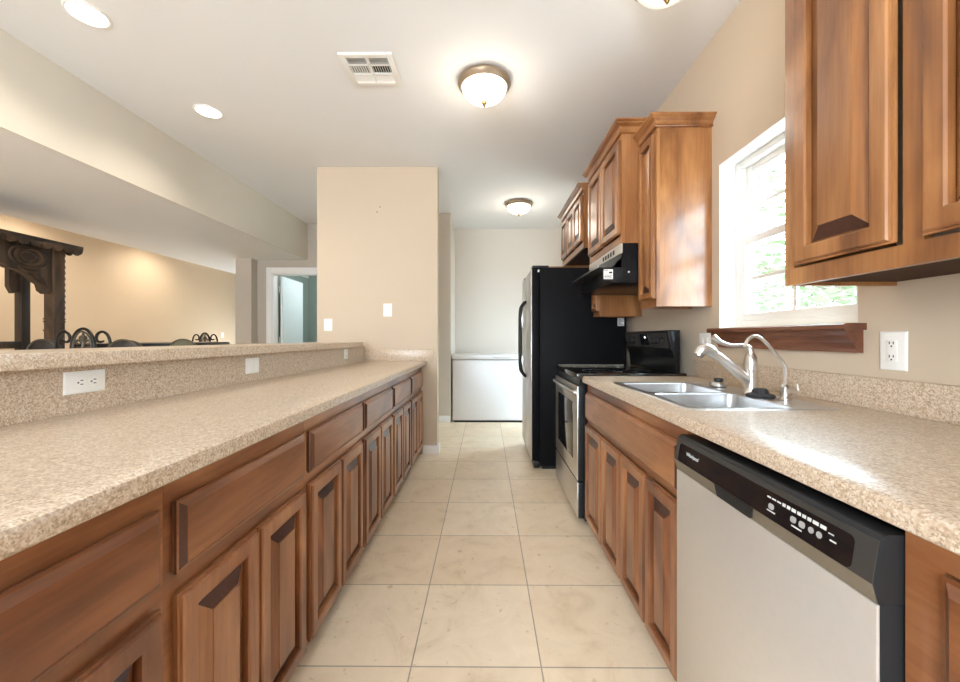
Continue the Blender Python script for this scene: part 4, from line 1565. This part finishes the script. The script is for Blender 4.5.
def iron_chair(label, loc, rz):
    """tall iron chair, its scrolled back at local -Y"""
    r = thing('iron_chair', label, 'chair', loc, rz, 'scroll-back iron chairs at the dining table', local=True)
    bm = BM(); box(bm, -0.21, 0.21, -0.2, 0.22, 0.66, 0.73, 0.02)
    part('seat', bm, 'olive_fabric', r)
    for sx in (-0.19, 0.19):
        for sy in (-0.19, 0.2):
            bm = BM(); tube(bm, [(sx, sy, 0.665), (sx * 1.05, sy * 1.05, 0.3), (sx * 1.12, sy * 1.12, 0.0)], 0.013, 8, 4)
            part('leg', bm, 'iron', r)
    bm = BM()
    yb_ = -0.205
    for s in (-1, 1):       # outer post that curls over into a scroll beside the medallion
        tube(bm, [(s * 0.205, yb_, 0.67), (s * 0.208, yb_, 0.95), (s * 0.205, yb_, 1.10), (s * 0.185, yb_, 1.175), (s * 0.145, yb_, 1.203), (s * 0.108, yb_, 1.185),
                  (s * 0.098, yb_, 1.150), (s * 0.115, yb_, 1.128), (s * 0.145, yb_, 1.130), (s * 0.155, yb_, 1.136)], [0.010] * 8 + [0.008, 0.006], 8, 5)
    tube(bm, [(-0.205, yb_, 0.80), (0.205, yb_, 0.80)], 0.009, 8, 1)
    bf = part('back_frame', bm, 'iron', r)
    bm = BM()
    el = [(0.088 * math.cos(2 * PI * k / 16), yb_, 1.07 + 0.155 * math.sin(2 * PI * k / 16)) for k in range(17)]
    tube(bm, el, 0.011, 8, 3, True)
    part('medallion_ring', bm, 'iron', bf)
    bm = BM()
    el = [(0.070 * math.cos(2 * PI * k / 16), yb_ - 0.006, 1.07 + 0.135 * math.sin(2 * PI * k / 16)) for k in range(17)]
    tube(bm, el, 0.006, 8, 3, True)
    part('medallion_bead', bm, 'iron_rim', bf)
    bm = BM()
    for s in (-1, 1):
        tube(bm, [(0, yb_, 1.10), (s * 0.02, yb_, 1.13), (s * 0.045, yb_, 1.14), (s * 0.05, yb_, 1.115), (s * 0.03, yb_, 1.11)], 0.008, 7, 4)
        tube(bm, [(0, yb_, 1.05), (s * 0.025, yb_, 1.085), (s * 0.055, yb_, 1.08), (s * 0.06, yb_, 1.05), (s * 0.04, yb_, 1.045)], 0.008, 7, 4)
        tube(bm, [(0, yb_, 0.98), (s * 0.025, yb_, 1.02), (s * 0.055, yb_, 1.01), (s * 0.05, yb_, 0.97)], 0.008, 7, 4)
    tube(bm, [(0, yb_, 0.93), (0, yb_, 1.06), (0, yb_, 1.20)], [0.008, 0.012, 0.008], 8, 4)
    lathe(bm, [(0.022, yb_ + 0.012), (0.026, yb_), (0.022, yb_ - 0.012)], (0, 0, 1.155), 12, 'Y')
    part('scrollwork', bm, 'iron_rim', bf)
    return r


iron_chair('scroll-back iron chair nearest the bar, in front of the carved canopy', (-2.985, 3.10, 0), 0.0)
iron_chair('far scroll-back iron chair at the end of the golden wall', (-4.12, 5.50, 0), math.radians(172))


def tub_chair(label, loc, rz, mat='dark_leather'):
    r = thing('barrel_chair', label, 'chair', loc, rz, 'round-backed leather chairs at the dining table', local=True)
    bm = BM(); lathe(bm, [(0.20, 0.60), (0.225, 0.62), (0.225, 0.68), (0.205, 0.70)], (0, 0, 0), 28)
    part('seat', bm, mat, r)
    bm = BM()        # arched upholstered back
    pts = [(-0.105, 0.70)]
    for k in range(13):
        a = PI - PI * k / 12
        pts.append((0.105 * math.cos(a), 1.03 + 0.115 * math.sin(a)))
    pts.append((0.105, 0.70))
    prism(bm, pts[::-1], 'Y', -0.225, -0.165, 0.012)
    bk = part('backrest', bm, mat, r)
    bm = BM()
    arc = [(-0.105, -0.226, 0.85)] + [(0.105 * math.cos(PI - PI * k / 12), -0.226, 1.03 + 0.115 * math.sin(PI * k / 12)) for k in range(13)] + [(0.105, -0.226, 0.85)]
    tube(bm, arc, 0.006, 6, 3)
    part('metal_rim', bm, 'iron_rim', bk)
    for sx in (-0.14, 0.14):
        for sy in (-0.14, 0.14):
            bm = BM(); tube(bm, [(sx, sy, 0.61), (sx * 1.3, sy * 1.3, 0.0)], 0.014, 8, 1)
            part('leg', bm, 'iron', r)
    return r


tub_chair('round-backed dark chair left of the nearest iron chair', (-3.44, 3.22, 0), math.radians(8))
tub_chair('round-backed dark chair right of the nearest iron chair', (-2.225, 2.60, 0), math.radians(5))
tub_chair('olive round-backed chair standing right of the dark dining table', (-2.60, 3.47, 0), math.radians(20), 'olive_fabric')
